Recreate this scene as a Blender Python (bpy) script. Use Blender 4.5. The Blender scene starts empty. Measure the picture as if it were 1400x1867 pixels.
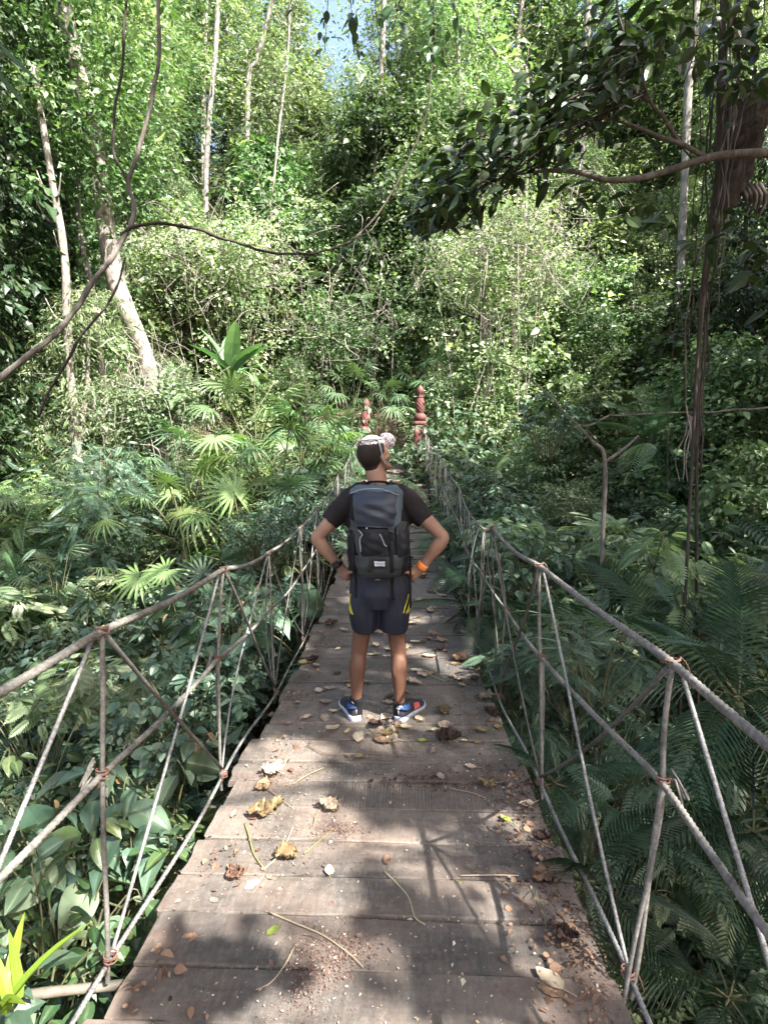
import bpy, math, random
import numpy as np
from mathutils import Vector, Matrix, noise as mnoise

RNG = np.random.default_rng(7)
random.seed(7)
sc = bpy.context.scene
COL = sc.collection
R = math.radians

# ------------------------------------------------------------------ scene / camera
world = bpy.data.worlds.new("World"); sc.world = world; world.use_nodes = True
CAM = Vector((0.1, 0.0, 1.5))
PITCH, YAW, FPX = R(4.74), R(1.83), 1000.0
cam_d = bpy.data.cameras.new("camera"); cam = bpy.data.objects.new("camera", cam_d); COL.objects.link(cam)
cam.location = CAM
cam.rotation_euler = (R(90) - PITCH, 0, YAW)
cam_d.sensor_fit = 'VERTICAL'; cam_d.sensor_height = 24.0; cam_d.lens = 24.0 * FPX / 1867.0
cam_d.clip_start = 0.05; cam_d.clip_end = 2000
sc.camera = cam
CROT = cam.rotation_euler.to_matrix()
CRT = np.array(CROT)

def pix(px, py, Y):
    """world point on the plane y = Y seen at photo pixel (px, py)"""
    d = CROT @ Vector(((px - 700) / FPX, -(py - 933.5) / FPX, -1.0))
    t = (Y - CAM.y) / d.y
    return CAM + d * t

def topix(p):
    v = (np.asarray(p) - np.array(CAM)) @ CRT
    z = -v[..., 2]
    return 700 + FPX * v[..., 0] / z, 933.5 - FPX * v[..., 1] / z, z

# ------------------------------------------------------------------ sun
AZ = np.array([0.655, -0.60]); AZ /= np.linalg.norm(AZ)
ELEV = R(48)
SUN = np.array([AZ[0] * math.cos(ELEV), AZ[1] * math.cos(ELEV), math.sin(ELEV)])

# ------------------------------------------------------------------ tagging
def tag(o, label=None, cat=None, group=None, kind=None):
    if label: o['label'] = label
    if cat: o['category'] = cat
    if group: o['group'] = group
    if kind: o['kind'] = kind
    return o

def empty(name, loc=(0, 0, 0), rz=0.0, label=None, cat=None, group=None, scale=1.0):
    o = bpy.data.objects.new(name, None); COL.objects.link(o)
    o.location = loc; o.rotation_euler = (0, 0, rz); o.scale = (scale,) * 3
    o.empty_display_size = 0.2
    return tag(o, label, cat, group)

def obj(name, me, parent=None):
    o = bpy.data.objects.new(name, me); COL.objects.link(o)
    if parent: o.parent = parent
    return o

# ------------------------------------------------------------------ mesh builder
class MB:
    def __init__(s):
        s.V = []; s.F = []; s.T = []; s.n = 0
    def add(s, V, F, tint=0.5, mat=0, smooth=True):
        V = np.asarray(V, dtype=np.float32).reshape(-1, 3)
        if isinstance(F, np.ndarray): Fs = [F]
        else:
            by = {}
            for f in F: by.setdefault(len(f), []).append(f)
            Fs = [np.array(v, dtype=np.int64) for v in by.values()]
        for f in Fs: s.F.append((f + s.n, mat, smooth))
        t = np.broadcast_to(np.asarray(tint, dtype=np.float32), (len(V),))
        s.V.append(V); s.T.append(t); s.n += len(V)
        return s
    def mesh(s, name, mats):
        V = np.concatenate(s.V); T = np.concatenate(s.T)
        idx, start, mi, sm = [], [], [], []
        c = 0
        for f, m, k in s.F:
            a = f.shape[1]; n = f.shape[0]
            idx.append(f.ravel()); start.append(c + np.arange(n) * a); c += n * a
            mi.append(np.full(n, m)); sm.append(np.full(n, k))
        idx = np.concatenate(idx).astype(np.int32); start = np.concatenate(start).astype(np.int32)
        me = bpy.data.meshes.new(name)
        me.vertices.add(len(V)); me.vertices.foreach_set('co', V.ravel())
        me.loops.add(len(idx)); me.loops.foreach_set('vertex_index', idx)
        me.polygons.add(len(start)); me.polygons.foreach_set('loop_start', start)
        me.polygons.foreach_set('material_index', np.concatenate(mi).astype(np.int32))
        me.polygons.foreach_set('use_smooth', np.concatenate(sm).astype(bool))
        me.update(calc_edges=True)
        at = me.attributes.new('tint', 'FLOAT', 'POINT'); at.data.foreach_set('value', T)
        for m in (mats if isinstance(mats, (list, tuple)) else [mats]): me.materials.append(m)
        return me
    def build(s, name, mats, parent=None):
        return obj(name, s.mesh(name, mats), parent)

def nrm(a):
    return a / np.maximum(np.linalg.norm(a, axis=-1, keepdims=True), 1e-9)

def frames(P):
    P = np.asarray(P, float); n = len(P)
    T = np.gradient(P, axis=0); T = nrm(T)
    U = np.zeros_like(P)
    ref = np.array([0, 0, 1.0]) if abs(T[0][2]) < .9 else np.array([1.0, 0, 0])
    u = np.cross(ref, T[0]); u /= np.linalg.norm(u)
    for i in range(n):
        u = u - T[i] * np.dot(u, T[i]); u /= max(np.linalg.norm(u), 1e-9); U[i] = u
    return T, U, np.cross(T, U)

def tube(mb, P, r, seg=8, tint=.5, mat=0, cap=True, prof=None, smooth=True, r2=None):
    """swept tube; prof(theta, s) multiplies the radius; r2 = radius along the second axis"""
    P = np.asarray(P, float); n = len(P)
    r = np.broadcast_to(np.asarray(r, float), (n,)); r2 = r if r2 is None else np.broadcast_to(np.asarray(r2, float), (n,))
    T, U, W = frames(P)
    th = np.linspace(0, 2 * np.pi, seg, endpoint=False)
    s = np.concatenate([[0], np.cumsum(np.linalg.norm(np.diff(P, axis=0), axis=1))])
    m = np.ones((n, seg)) if prof is None else prof(th[None, :], s[:, None])
    V = P[:, None, :] + (r[:, None] * m * np.cos(th))[..., None] * U[:, None, :] + (r2[:, None] * m * np.sin(th))[..., None] * W[:, None, :]
    i = np.arange(n - 1)[:, None] * seg; j = np.arange(seg)[None, :]; k = (j + 1) % seg
    F = np.stack([i + j, i + k, i + seg + k, i + seg + j], -1).reshape(-1, 4)
    base = mb.n
    mb.add(V.reshape(-1, 3), F, tint, mat, smooth)
    if cap:
        mb.F.append((np.array([[base + q for q in range(seg)][::-1]]), mat, False))
        mb.F.append((np.array([[base + (n - 1) * seg + q for q in range(seg)]]), mat, False))

def smoothpath(pts, n=24):
    """Catmull-Rom through pts"""
    P = np.asarray([tuple(p) for p in pts], float)
    if len(P) == 2: return P[0] + (P[1] - P[0]) * np.linspace(0, 1, n)[:, None]
    A = np.vstack([2 * P[0] - P[1], P, 2 * P[-1] - P[-2]])
    t = np.linspace(0, len(P) - 1 - 1e-6, n); k = t.astype(int); f = (t - k)[:, None]
    p0, p1, p2, p3 = A[k], A[k + 1], A[k + 2], A[k + 3]
    return .5 * (2 * p1 + (p2 - p0) * f + (2 * p0 - 5 * p1 + 4 * p2 - p3) * f ** 2 + (3 * p1 - p0 - 3 * p2 + p3) * f ** 3)

def vnoise(P, sc_=1.0, seed=0.0, oct_=3):
    """cheap smooth noise by summed rotated sines, ~[-1,1]"""
    P = np.asarray(P, float) * sc_
    r = np.random.default_rng(int(seed * 97) + 5); out = 0; a = 1; tot = 0
    for o in range(oct_):
        for _ in range(3):
            d = r.normal(size=P.shape[-1]); d /= np.linalg.norm(d)
            d2 = r.normal(size=P.shape[-1]); d2 /= np.linalg.norm(d2)
            out = out + a * np.sin(P @ d * 2.1 * 2 ** o + r.uniform(0, 6.28) + 1.7 * np.sin(P @ d2 * 1.3 * 2 ** o + r.uniform(0, 6.28)))
            tot += a
        a *= .55
    return out / tot * 1.8

def lathe(mb, prof, seg=24, c=(0, 0, 0), tint=.5, mat=0, power=None):
    """prof: list of (radius, z); power>2 squares the section"""
    th = np.linspace(0, 2 * np.pi, seg, endpoint=False)
    ct, st = np.cos(th), np.sin(th)
    if power:
        k = (np.abs(ct) ** power + np.abs(st) ** power) ** (-1 / power)
    else: k = np.ones(seg)
    V = np.array([[(r * k[j] * ct[j] + c[0], r * k[j] * st[j] + c[1], z + c[2]) for j in range(seg)] for r, z in prof])
    n = len(prof)
    i = np.arange(n - 1)[:, None] * seg; j = np.arange(seg)[None, :]; kk = (j + 1) % seg
    F = np.stack([i + j, i + kk, i + seg + kk, i + seg + j], -1).reshape(-1, 4)
    base = mb.n
    mb.add(V.reshape(-1, 3), F, tint, mat)
    mb.F.append((np.array([[base + q for q in range(seg)][::-1]]), mat, False))
    mb.F.append((np.array([[base + (n - 1) * seg + q for q in range(seg)]]), mat, False))

def box(mb, c, s, rot=None, tint=.5, mat=0, bev=0.0):
    """box with chamfered long edges (bev) centred at c, full size s"""
    x, y, z = np.asarray(s) / 2.0
    if bev <= 0:
        V = np.array([(a * x, b * y, d * z) for d in (-1, 1) for b in (-1, 1) for a in (-1, 1)])
        F = [(0, 2, 3, 1), (4, 5, 7, 6), (0, 1, 5, 4), (2, 6, 7, 3), (0, 4, 6, 2), (1, 3, 7, 5)]
    else:
        b = min(bev, x * .9, y * .9, z * .9)
        ring = lambda xx, yy, zz: [(-xx, -yy + b, zz), (-xx, yy - b, zz), (-xx + b, yy, zz), (xx - b, yy, zz), (xx, yy - b, zz), (xx, -yy + b, zz), (xx - b, -yy, zz), (-xx + b, -yy, zz)]
        rings = [ring(x - b, y - b, -z), ring(x, y, -z + b), ring(x, y, z - b), ring(x - b, y - b, z)]
        V = np.array(sum(rings, []))
        F = [tuple(range(8)), tuple(range(24, 32))[::-1]]
        for k in range(3):
            for q in range(8):
                F.append((k * 8 + q, k * 8 + 8 + q, k * 8 + 8 + (q + 1) % 8, k * 8 + (q + 1) % 8))
    if rot is not None: V = V @ np.array(rot).T
    mb.add(V + np.asarray(c), F, tint, mat, smooth=False)

def remeshed(mb, name, mats, voxel=.008, smooth=6, parent=None, fac=.5):
    """union of the builder's closed shapes as one continuous skin"""
    o = mb.build(name, mats)
    m = o.modifiers.new('r', 'REMESH'); m.mode = 'VOXEL'; m.voxel_size = voxel; m.use_smooth_shade = True
    s = o.modifiers.new('s', 'SMOOTH'); s.iterations = smooth; s.factor = fac
    dg = bpy.context.evaluated_depsgraph_get(); dg.update()
    me = bpy.data.meshes.new_from_object(o.evaluated_get(dg), depsgraph=dg)
    me.name = name
    old = o.data; bpy.data.objects.remove(o); bpy.data.meshes.remove(old)
    for p in me.polygons: p.use_smooth = True
    me.materials.clear()
    for q in (mats if isinstance(mats, (list, tuple)) else [mats]): me.materials.append(q)
    me.polygons.foreach_set('material_index', np.zeros(len(me.polygons), dtype=np.int32))
    return obj(name, me, parent)

def getco(me):
    a = np.empty(len(me.vertices) * 3, dtype=np.float32); me.vertices.foreach_get('co', a); return a.reshape(-1, 3)
def setco(me, V):
    me.vertices.foreach_set('co', np.asarray(V, dtype=np.float32).ravel()); me.update()

# ------------------------------------------------------------------ materials
MATS = {}
class NT:
    def __init__(s, name):
        s.m = bpy.data.materials.new(name); s.m.use_nodes = True; s.t = s.m.node_tree; s.t.nodes.clear()
        s.out = s.n('ShaderNodeOutputMaterial')
    def n(s, typ, **kw):
        nd = s.t.nodes.new(typ)
        for k, v in kw.items():
            if k.startswith('i_'):
                key = k[2:].replace('_', ' ')
                nd.inputs[key].default_value = v
            else: setattr(nd, k, v)
        return nd
    def l(s, a, b): s.t.links.new(a, b)
    def ramp(s, fac, stops, interp='LINEAR'):
        r = s.n('ShaderNodeValToRGB'); r.color_ramp.interpolation = interp
        e = r.color_ramp.elements
        while len(e) > 1: e.remove(e[-1])
        e[0].position = stops[0][0]; e[0].color = (*stops[0][1], 1)
        for p, c in stops[1:]:
            q = e.new(p); q.color = (*c, 1)
        s.l(fac, r.inputs[0]); return r.outputs[0]
    def noise(s, scale, vec=None, detail=4, rough=.6, stretch=None, dist=0):
        tc = vec
        if tc is None:
            tc = s.n('ShaderNodeTexCoord').outputs['Object']
        if stretch:
            mp = s.n('ShaderNodeMapping'); mp.inputs['Scale'].default_value = stretch; s.l(tc, mp.inputs[0]); tc = mp.outputs[0]
        nz = s.n('ShaderNodeTexNoise'); nz.inputs['Scale'].default_value = scale; nz.inputs['Detail'].default_value = detail
        nz.inputs['Roughness'].default_value = rough; nz.inputs['Distortion'].default_value = dist
        s.l(tc, nz.inputs['Vector']); return nz.outputs['Fac']
    def mix(s, fac, a, b, mode='MIX'):
        mx = s.n('ShaderNodeMix'); mx.data_type = 'RGBA'; mx.blend_type = mode
        for v, i in ((fac, 0), (a, 6), (b, 7)):
            if hasattr(v, 'links') or isinstance(v, bpy.types.NodeSocket): s.l(v, mx.inputs[i])
            elif i == 0: mx.inputs[0].default_value = v
            else: mx.inputs[i].default_value = (*v, 1)
        return mx.outputs[2]
    def math(s, op, a, b=None, clamp=False):
        m = s.n('ShaderNodeMath'); m.operation = op; m.use_clamp = clamp
        for v, i in ((a, 0), (b, 1)):
            if v is None: continue
            if isinstance(v, bpy.types.NodeSocket): s.l(v, m.inputs[i])
            else: m.inputs[i].default_value = v
        return m.outputs[0]
    def bump(s, h, strength=.3, dist=.01):
        b = s.n('ShaderNodeBump'); b.inputs['Strength'].default_value = strength; b.inputs['Distance'].default_value = dist
        s.l(h, b.inputs['Height']); return b.outputs[0]
    def bsdf(s, color, rough=.6, normal=None, spec=.4, metal=0, **kw):
        p = s.n('ShaderNodeBsdfPrincipled')
        if isinstance(color, bpy.types.NodeSocket): s.l(color, p.inputs['Base Color'])
        else: p.inputs['Base Color'].default_value = (*color, 1)
        if isinstance(rough, bpy.types.NodeSocket): s.l(rough, p.inputs['Roughness'])
        else: p.inputs['Roughness'].default_value = rough
        p.inputs['Specular IOR Level'].default_value = spec; p.inputs['Metallic'].default_value = metal
        if normal is not None: s.l(normal, p.inputs['Normal'])
        return p
    def end(s, shader):
        s.l(shader if isinstance(shader, bpy.types.NodeSocket) else shader.outputs[0], s.out.inputs['Surface']); return s.m

def srgb(r, g, b):
    f = lambda c: (c / 255 / 12.92) if c / 255 <= .04045 else ((c / 255 + .055) / 1.055) ** 2.4
    return (f(r), f(g), f(b))

def leafmat(name, a, b, c=None, rough=.42, trans=.30, spec=.38, tcol=None, huevar=.028, veins=False, dry=0.0):
    """leaf: per-leaf tint runs a -> b (-> c); light also passes through the blade"""
    t = NT(name)
    at = t.n('ShaderNodeAttribute', attribute_name='tint').outputs['Fac']
    oi = t.n('ShaderNodeObjectInfo').outputs['Random']
    stops = [(0.0, a), (.75, b)] + ([(1.0, c)] if c else [])
    col = t.ramp(at, stops)
    hs = t.n('ShaderNodeHueSaturation')
    t.l(col, hs.inputs['Color'])
    t.l(t.math('ADD', t.math('MULTIPLY', oi, 2 * huevar), .5 - huevar), hs.inputs['Hue'])
    t.l(t.math('ADD', t.math('MULTIPLY', t.math('FRACT', t.math('MULTIPLY', oi, 7.31)), .85), .55), hs.inputs['Value'])
    col = hs.outputs[0]
    if dry:
        nz = t.noise(9, detail=3)
        col = t.mix(t.ramp(nz, [(.55, (0, 0, 0)), (.75, (dry,) * 3)]), col, (.12, .07, .03))
    p = t.bsdf(col, rough, spec=spec)
    tr = t.n('ShaderNodeBsdfTranslucent')
    tc = t.mix(1.0, col, tcol or (1.15, 1.35, .62), 'MULTIPLY'); t.l(tc, tr.inputs['Color'])
    ms = t.n('ShaderNodeMixShader'); ms.inputs[0].default_value = trans
    t.l(p.outputs[0], ms.inputs[1]); t.l(tr.outputs[0], ms.inputs[2])
    MATS[name] = t.end(ms.outputs[0]); return MATS[name]
SKY_STRENGTH, SUN_STRENGTH, EXPOSURE = .12, 4.6, 2.42
# ------------------------------------------------------------------ bridge deck profile
_py = np.array([-6, -3, -1.5, 0, 1.5, 2.5, 3.3, 4.2, 5.2, 6.45, 8.8, 12, 14.3, 16, 20])
_pz = np.array([.12, .1, .09, .07, .035, .01, -.03, -.05, -.01, .17, .55, 1.08, 1.45, 1.5, 1.5])
_dy = np.linspace(-6, 20, 521); _dzz = np.interp(_dy, _py, _pz)
_k = np.hanning(31); _k /= _k.sum(); _dzz = np.convolve(np.pad(_dzz, 15, mode='edge'), _k, 'valid')
def dz(Y): return np.interp(Y, _dy, _dzz)
def cxb(Y): return -.16 * np.clip((np.asarray(Y, float) - 7) / 7, 0, 1.2) ** 1.5

# deck timber
t = NT('weathered_wood')
geo = t.n('ShaderNodeNewGeometry').outputs['Position']
oc = t.n('ShaderNodeTexCoord').outputs['Object']
rnd = t.n('ShaderNodeObjectInfo').outputs['Random']
off = t.n('ShaderNodeVectorMath', operation='ADD'); t.l(oc, off.inputs[0])
cmb = t.n('ShaderNodeCombineXYZ'); t.l(t.math('MULTIPLY', rnd, 37.0), cmb.inputs[0]); t.l(t.math('MULTIPLY', rnd, 91.0), cmb.inputs[1]); t.l(cmb.outputs[0], off.inputs[1])
g1 = t.noise(6, off.outputs[0], 6, .65, (1.1, 5, 5), .8)
g2 = t.noise(34, off.outputs[0], 4, .7, (2.2, 1.0, 1), .3)
g3 = t.noise(70, off.outputs[0], 3, .6, (1, .12, 1), .0)
col = t.ramp(g1, [(.25, (.074, .064, .056)), (.5, (.138, .121, .104)), (.75, (.200, .178, .155))])
col = t.mix(t.ramp(g2, [(.45, (0,) * 3), (.75, (.8,) * 3)]), col, (.255, .232, .205), 'MIX')
col = t.mix(t.ramp(g3, [(.35, (.55,) * 3), (.6, (0,) * 3)]), col, (.095, .08, .068))
hs = t.n('ShaderNodeHueSaturation'); t.l(col, hs.inputs['Color']); t.l(t.math('ADD', t.math('MULTIPLY', rnd, .45), .47), hs.inputs['Value']); t.l(t.math('ADD', t.math('MULTIPLY', rnd, .4), .80), hs.inputs['Saturation'])
dirt = t.noise(2.3, geo, 6, .65)
dirt2 = t.noise(11, geo, 5, .7)
dm = t.math('MULTIPLY', t.ramp(dirt, [(.48, (0, 0, 0)), (.64, (1, 1, 1))]), t.ramp(dirt2, [(.4, (.1,) * 3), (.62, (1, 1, 1))]))
sepg = t.n('ShaderNodeSeparateXYZ'); t.l(geo, sepg.inputs[0])
nearm = t.n('ShaderNodeMapRange'); t.l(sepg.outputs[1], nearm.inputs[0]); nearm.inputs[1].default_value = 2.2; nearm.inputs[2].default_value = 5.0; nearm.inputs[3].default_value = 1.0; nearm.inputs[4].default_value = .25
col = t.mix(t.math('MULTIPLY', t.math('MULTIPLY', dm, .65), nearm.outputs[0]), hs.outputs[0], (.13, .075, .052))
dust = t.noise(3.1, geo, 5, .6)
col = t.mix(t.math('MULTIPLY', t.ramp(dust, [(.42, (0,) * 3), (.7, (.75,) * 3)]), nearm.outputs[0]), col, (.215, .166, .132))
spk = t.noise(55, geo, 4, .75)
col = t.mix(t.ramp(spk, [(.60, (0,) * 3), (.68, (.6,) * 3)]), col, (.060, .046, .038))
stain = t.noise(4.6, geo, 5, .7)
col = t.mix(t.ramp(stain, [(.54, (0,) * 3), (.72, (.8,) * 3)]), col, (.055, .045, .038))
fine = t.noise(160, geo, 3, .6)
bh = t.math('ADD', t.math('MULTIPLY', g3, .8), t.math('ADD', t.math('MULTIPLY', g1, .8), t.math('MULTIPLY', fine, .35)))
WOOD = t.end(t.bsdf(col, .78, t.bump(bh, .55, .006), spec=.3))

def ropemat(name, a, b, rough=.8, scale=60):
    t = NT(name)
    nz = t.noise(scale, None, 5, .7); nz2 = t.noise(7, None, 3, .6)
    c = t.ramp(nz, [(.3, a), (.7, b)])
    c = t.mix(t.ramp(nz2, [(.5, (0,) * 3), (.7, (.7,) * 3)]), c, tuple(x * .45 for x in a))
    return t.end(t.bsdf(c, rough, t.bump(nz, .4, .002)))
ROPE = ropemat('rope_fibre', (.072, .067, .060), (.245, .228, .200))
ROPED = ropemat('rope_dark', (.045, .042, .037), (.14, .13, .115))
WIRE = ropemat('wire_cable', (.055, .052, .048), (.34, .33, .31), .5, 120)
RUST = ropemat('rusty_wire', (.10, .045, .03), (.20, .11, .08))
BAMB = ropemat('bamboo', (.08, .068, .05), (.18, .155, .12), .6, 20)

bridge = empty('suspension_footbridge', (0, 0, 0), 0, 'narrow sagging plank footbridge hung on rope railings across a jungle gully', 'footbridge')

# --- planks
pr = np.random.default_rng(3)
edges = [-1.55, -1.32, -1.1, -.88, -.66, -.44, -.2, .03, .25, .47, .7, .92, 1.12, 1.31, 1.475, 1.67, 1.845, 2.045, 2.265, 2.475, 2.66, 2.915, 3.13, 3.46, 3.79, 4.02, 4.3, 4.55, 4.85, 5.15]
while edges[-1] < 14.4: edges.append(edges[-1] + pr.uniform(.19, .27))
NSEG = 22
WIDE = {2.66, 2.915, 3.79, 5.15, 2.475, 4.3}
for a, b in zip(edges[:-1], edges[1:]):
    gap = pr.choice([.003, .004, .006, .012], p=[.3, .3, .25, .15])
    if a in WIDE: gap = .021
    w = b - a - gap; yc = (a + b + gap) / 2; cx = float(cxb(yc))
    xl = cx - .70 + pr.normal() * .014; xr = cx + .70 + pr.normal() * .014
    if 1.2 < a < 2.0: xr += .03 * (a - 1.2)
    slope = math.atan2(float(dz(b)) - float(dz(a)), b - a) + pr.normal() * .008
    th = .032
    xs = np.linspace(xl, xr, NSEG + 1)
    sec = np.array([(-w / 2, -th), (-w / 2, -.004), (-w / 2 + .004, 0), (-w / 4, 0), (0, 0), (w / 4, 0), (w / 2 - .004, 0), (w / 2, -.004), (w / 2, -th)])
    ns = len(sec)
    V = np.zeros((NSEG + 1, ns, 3)); V[..., 0] = xs[:, None]; V[..., 1] = sec[None, :, 0]; V[..., 2] = sec[None, :, 1]
    cup = pr.normal() * .25
    V[..., 2] += cup * (V[..., 1] ** 2 - w * w / 8) * .3
    ph = pr.uniform(0, 9)
    edge = np.abs(V[..., 1]) > w / 2 - .003
    V[..., 1] += edge * .0022 * (np.sin(V[..., 0] * 9 + ph) + np.sin(V[..., 0] * 23 + 2 * ph))
    V[0, :, 0] += pr.normal(size=ns) * .004; V[-1, :, 0] += pr.normal(size=ns) * .004
    V[..., 2] += .003 * np.sin(V[..., 0] * 2.2 + ph) + pr.normal() * .002 + pr.normal() * .004 * V[..., 0]
    V[..., 0] -= cx
    m = MB()
    i = np.arange(NSEG)[:, None] * ns; j = np.arange(ns)[None, :]; k = (j + 1) % ns
    F = np.stack([i + j, i + k, i + ns + k, i + ns + j], -1).reshape(-1, 4)
    m.add(V.reshape(-1, 3), F, .5, 0, smooth=False)
    m.F.append((np.array([list(range(ns))[::-1]]), 0, False)); m.F.append((np.array([[NSEG * ns + q for q in range(ns)]]), 0, False))
    if abs(a - 2.265) < .001:
        V2 = V.copy(); xs2 = np.linspace(xl, xr, 440) - cx; m = MB(); V = np.stack([np.stack([xs2, np.full(440, sy), np.interp(xs2, V2[:, si, 0], V2[:, si, 2]) - (.0026 * (np.sin(xs2 * 2 * np.pi / .0145) > .15) * ((xs2 > -.24) & (xs2 < .42)) if 1 < si < 7 else 0)], 1) for si, sy in enumerate(sec[:, 0])], 1)
        i2 = np.arange(439)[:, None] * ns; m.add(V.reshape(-1, 3), np.stack([i2 + j, i2 + k, i2 + ns + k, i2 + ns + j], -1).reshape(-1, 4), .5, 0, smooth=False)
    o = m.build('plank', WOOD, bridge)
    o.location = (cx, yc, float(dz(yc))); o.rotation_euler = (slope, 0, pr.normal() * .004)

# rusty nail heads on the near planks
for pl in [q for q in bridge.children if q.name.startswith('plank') and .9 < q.location.y < 3.7]:
    for sx in (-.53, .53):
        m = MB(); x_ = sx + pr.normal() * .012; y_ = pr.normal() * .03
        tube(m, [(x_, y_, -.004), (x_, y_, .0022)], .0052, 8); nl = m.build('nail', bpy.data.materials.get('rusty_nail') or (lambda t: t.end(t.bsdf((.045, .022, .014), .7, metal=.4)))(NT('rusty_nail')), bridge); nl.matrix_local = pl.matrix_basis if False else Matrix.LocRotScale(pl.location, pl.rotation_euler, None)

def bearer_path(x, drop, y0=-1.5, y1=14.4, n=60):
    Y = np.linspace(y0, y1, n); return np.stack([cxb(Y) + x, Y, dz(Y) - drop], 1)
for x in (-.52, .52):
    m = MB(); tube(m, bearer_path(x, .062), .025, 8); m.build('bearer_cable', WIRE, bridge)

# --- ropes
def rope(mb, P, Rr, lay=.05, ymax=5.2, seg=12, near_step=8, fuzz=.0):
    P = np.asarray(P, float)
    L = np.concatenate([[0], np.cumsum(np.linalg.norm(np.diff(P, axis=0), axis=1))])
    def at(s): return np.stack([np.interp(s, L, P[:, k]) for k in range(3)], -1)
    S = [0.0]
    while S[-1] < L[-1]:
        y = at(S[-1])[1]
        S.append(S[-1] + (lay / near_step if y < ymax else lay * .8))
    S[-1] = L[-1]
    Q = at(np.array(S))
    tw = 2 * np.pi / lay
    tube(mb, Q, Rr * np.interp(Q[:, 1], [2.6, 6.0], [1.0, .58]), seg, prof=lambda th, s: .66 + .38 * np.abs(np.cos(1.5 * (th - tw * s))) + .03 * np.sin(s * 13 + th))

NODES = [-.55, .45, 1.47, 2.47, 3.55, 4.65, 5.7, 6.75, 7.75, 8.7, 9.65, 10.55, 11.4, 12.25, 13.1]
hr = np.random.default_rng(11)
foot, top, mid = {}, {}, {}
for sd in (-1, 1):
    for k, y in enumerate(NODES):
        c = float(cxb(y)); z = float(dz(y)); j = hr.normal(size=6) * .018
        xt = .80 if sd > 0 else .775
        foot[sd, k] = np.array([c + sd * (.745 + .3 * j[0]), y + j[1] * .5, z + .0])
        top[sd, k] = np.array([c + sd * (xt + .6 * j[2]), y + j[3], z + (.955 if y < 3 else 1.0) + j[4]])
        mid[sd, k] = top[sd, k] * .62 + foot[sd, k] * .38 + np.array([0, 0, j[5]])
def fixp(d, sd, k, px, py):
    y = NODES[k]; d[sd, k] = np.array(tuple(pix(px, py, y)))
fixp(top, 1, 2, 1226, 1206); fixp(mid, 1, 2, 1208, 1424); fixp(top, 1, 3, 982, 1030); fixp(top, 1, 4, 898, 962)
fixp(top, -1, 2, 186, 1148); fixp(mid, -1, 2, 187, 1410); fixp(top, -1, 3, 408, 1036); fixp(mid, -1, 3, 398, 1200); fixp(mid, 1, 3, 985, 1198)

POSTX = {1: .56, -1: -.93}
for sd in (-1, 1):
    for d, nm, rr, lay, mat, dh in ((top, 'handrail_rope', .0120, .060, ROPE, 1.62), (mid, 'middle_rope', .0100, .048, ROPE, 1.0)):
        key = [d[sd, k] for k in range(len(NODES))]
        pts = [key[0] + np.array([0, -1.2, .05])] + key + [np.array([POSTX[sd], 13.9, float(dz(13.9)) + dh * .62 + .1])]
        Pp = []
        for a, b in zip(pts[:-1], pts[1:]):
            tt = np.linspace(0, 1, 14)[:-1, None]
            q = a + (b - a) * tt; q[:, 2] -= .05 * np.linalg.norm(b - a) * (tt[:, 0] * (1 - tt[:, 0])) * hr.uniform(.8, 2.6)
            Pp.append(q)
        Pp = np.vstack(Pp + [pts[-1][None]])
        # soften the kinks
        for _ in range(2): Pp[1:-1] = .25 * Pp[:-2] + .5 * Pp[1:-1] + .25 * Pp[2:]
        m = MB(); rope(m, Pp, rr, lay); m.build(nm, mat, bridge)
    Y = np.linspace(-1.5, 14.2, 150)
    P = np.stack([cxb(Y) + sd * (.755 + .008 * np.sin(Y * 5)), Y, dz(Y) + .005 + .012 * np.sin(Y * 3.1 + sd)], 1)
    m = MB(); rope(m, P, .0085, .05, seg=8); m.build('edge_rope', WIRE, bridge)

def strand(a, b, n=16, bow=.012):
    tt = np.linspace(0, 1, n)[:, None]; a = np.asarray(a); b = np.asarray(b)
    p = a + (b - a) * tt
    d = hr.normal(size=3) * bow
    return p + d * (4 * tt * (1 - tt)) + hr.normal(size=3) * bow * .4 * np.sin(tt * 6.3)

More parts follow.
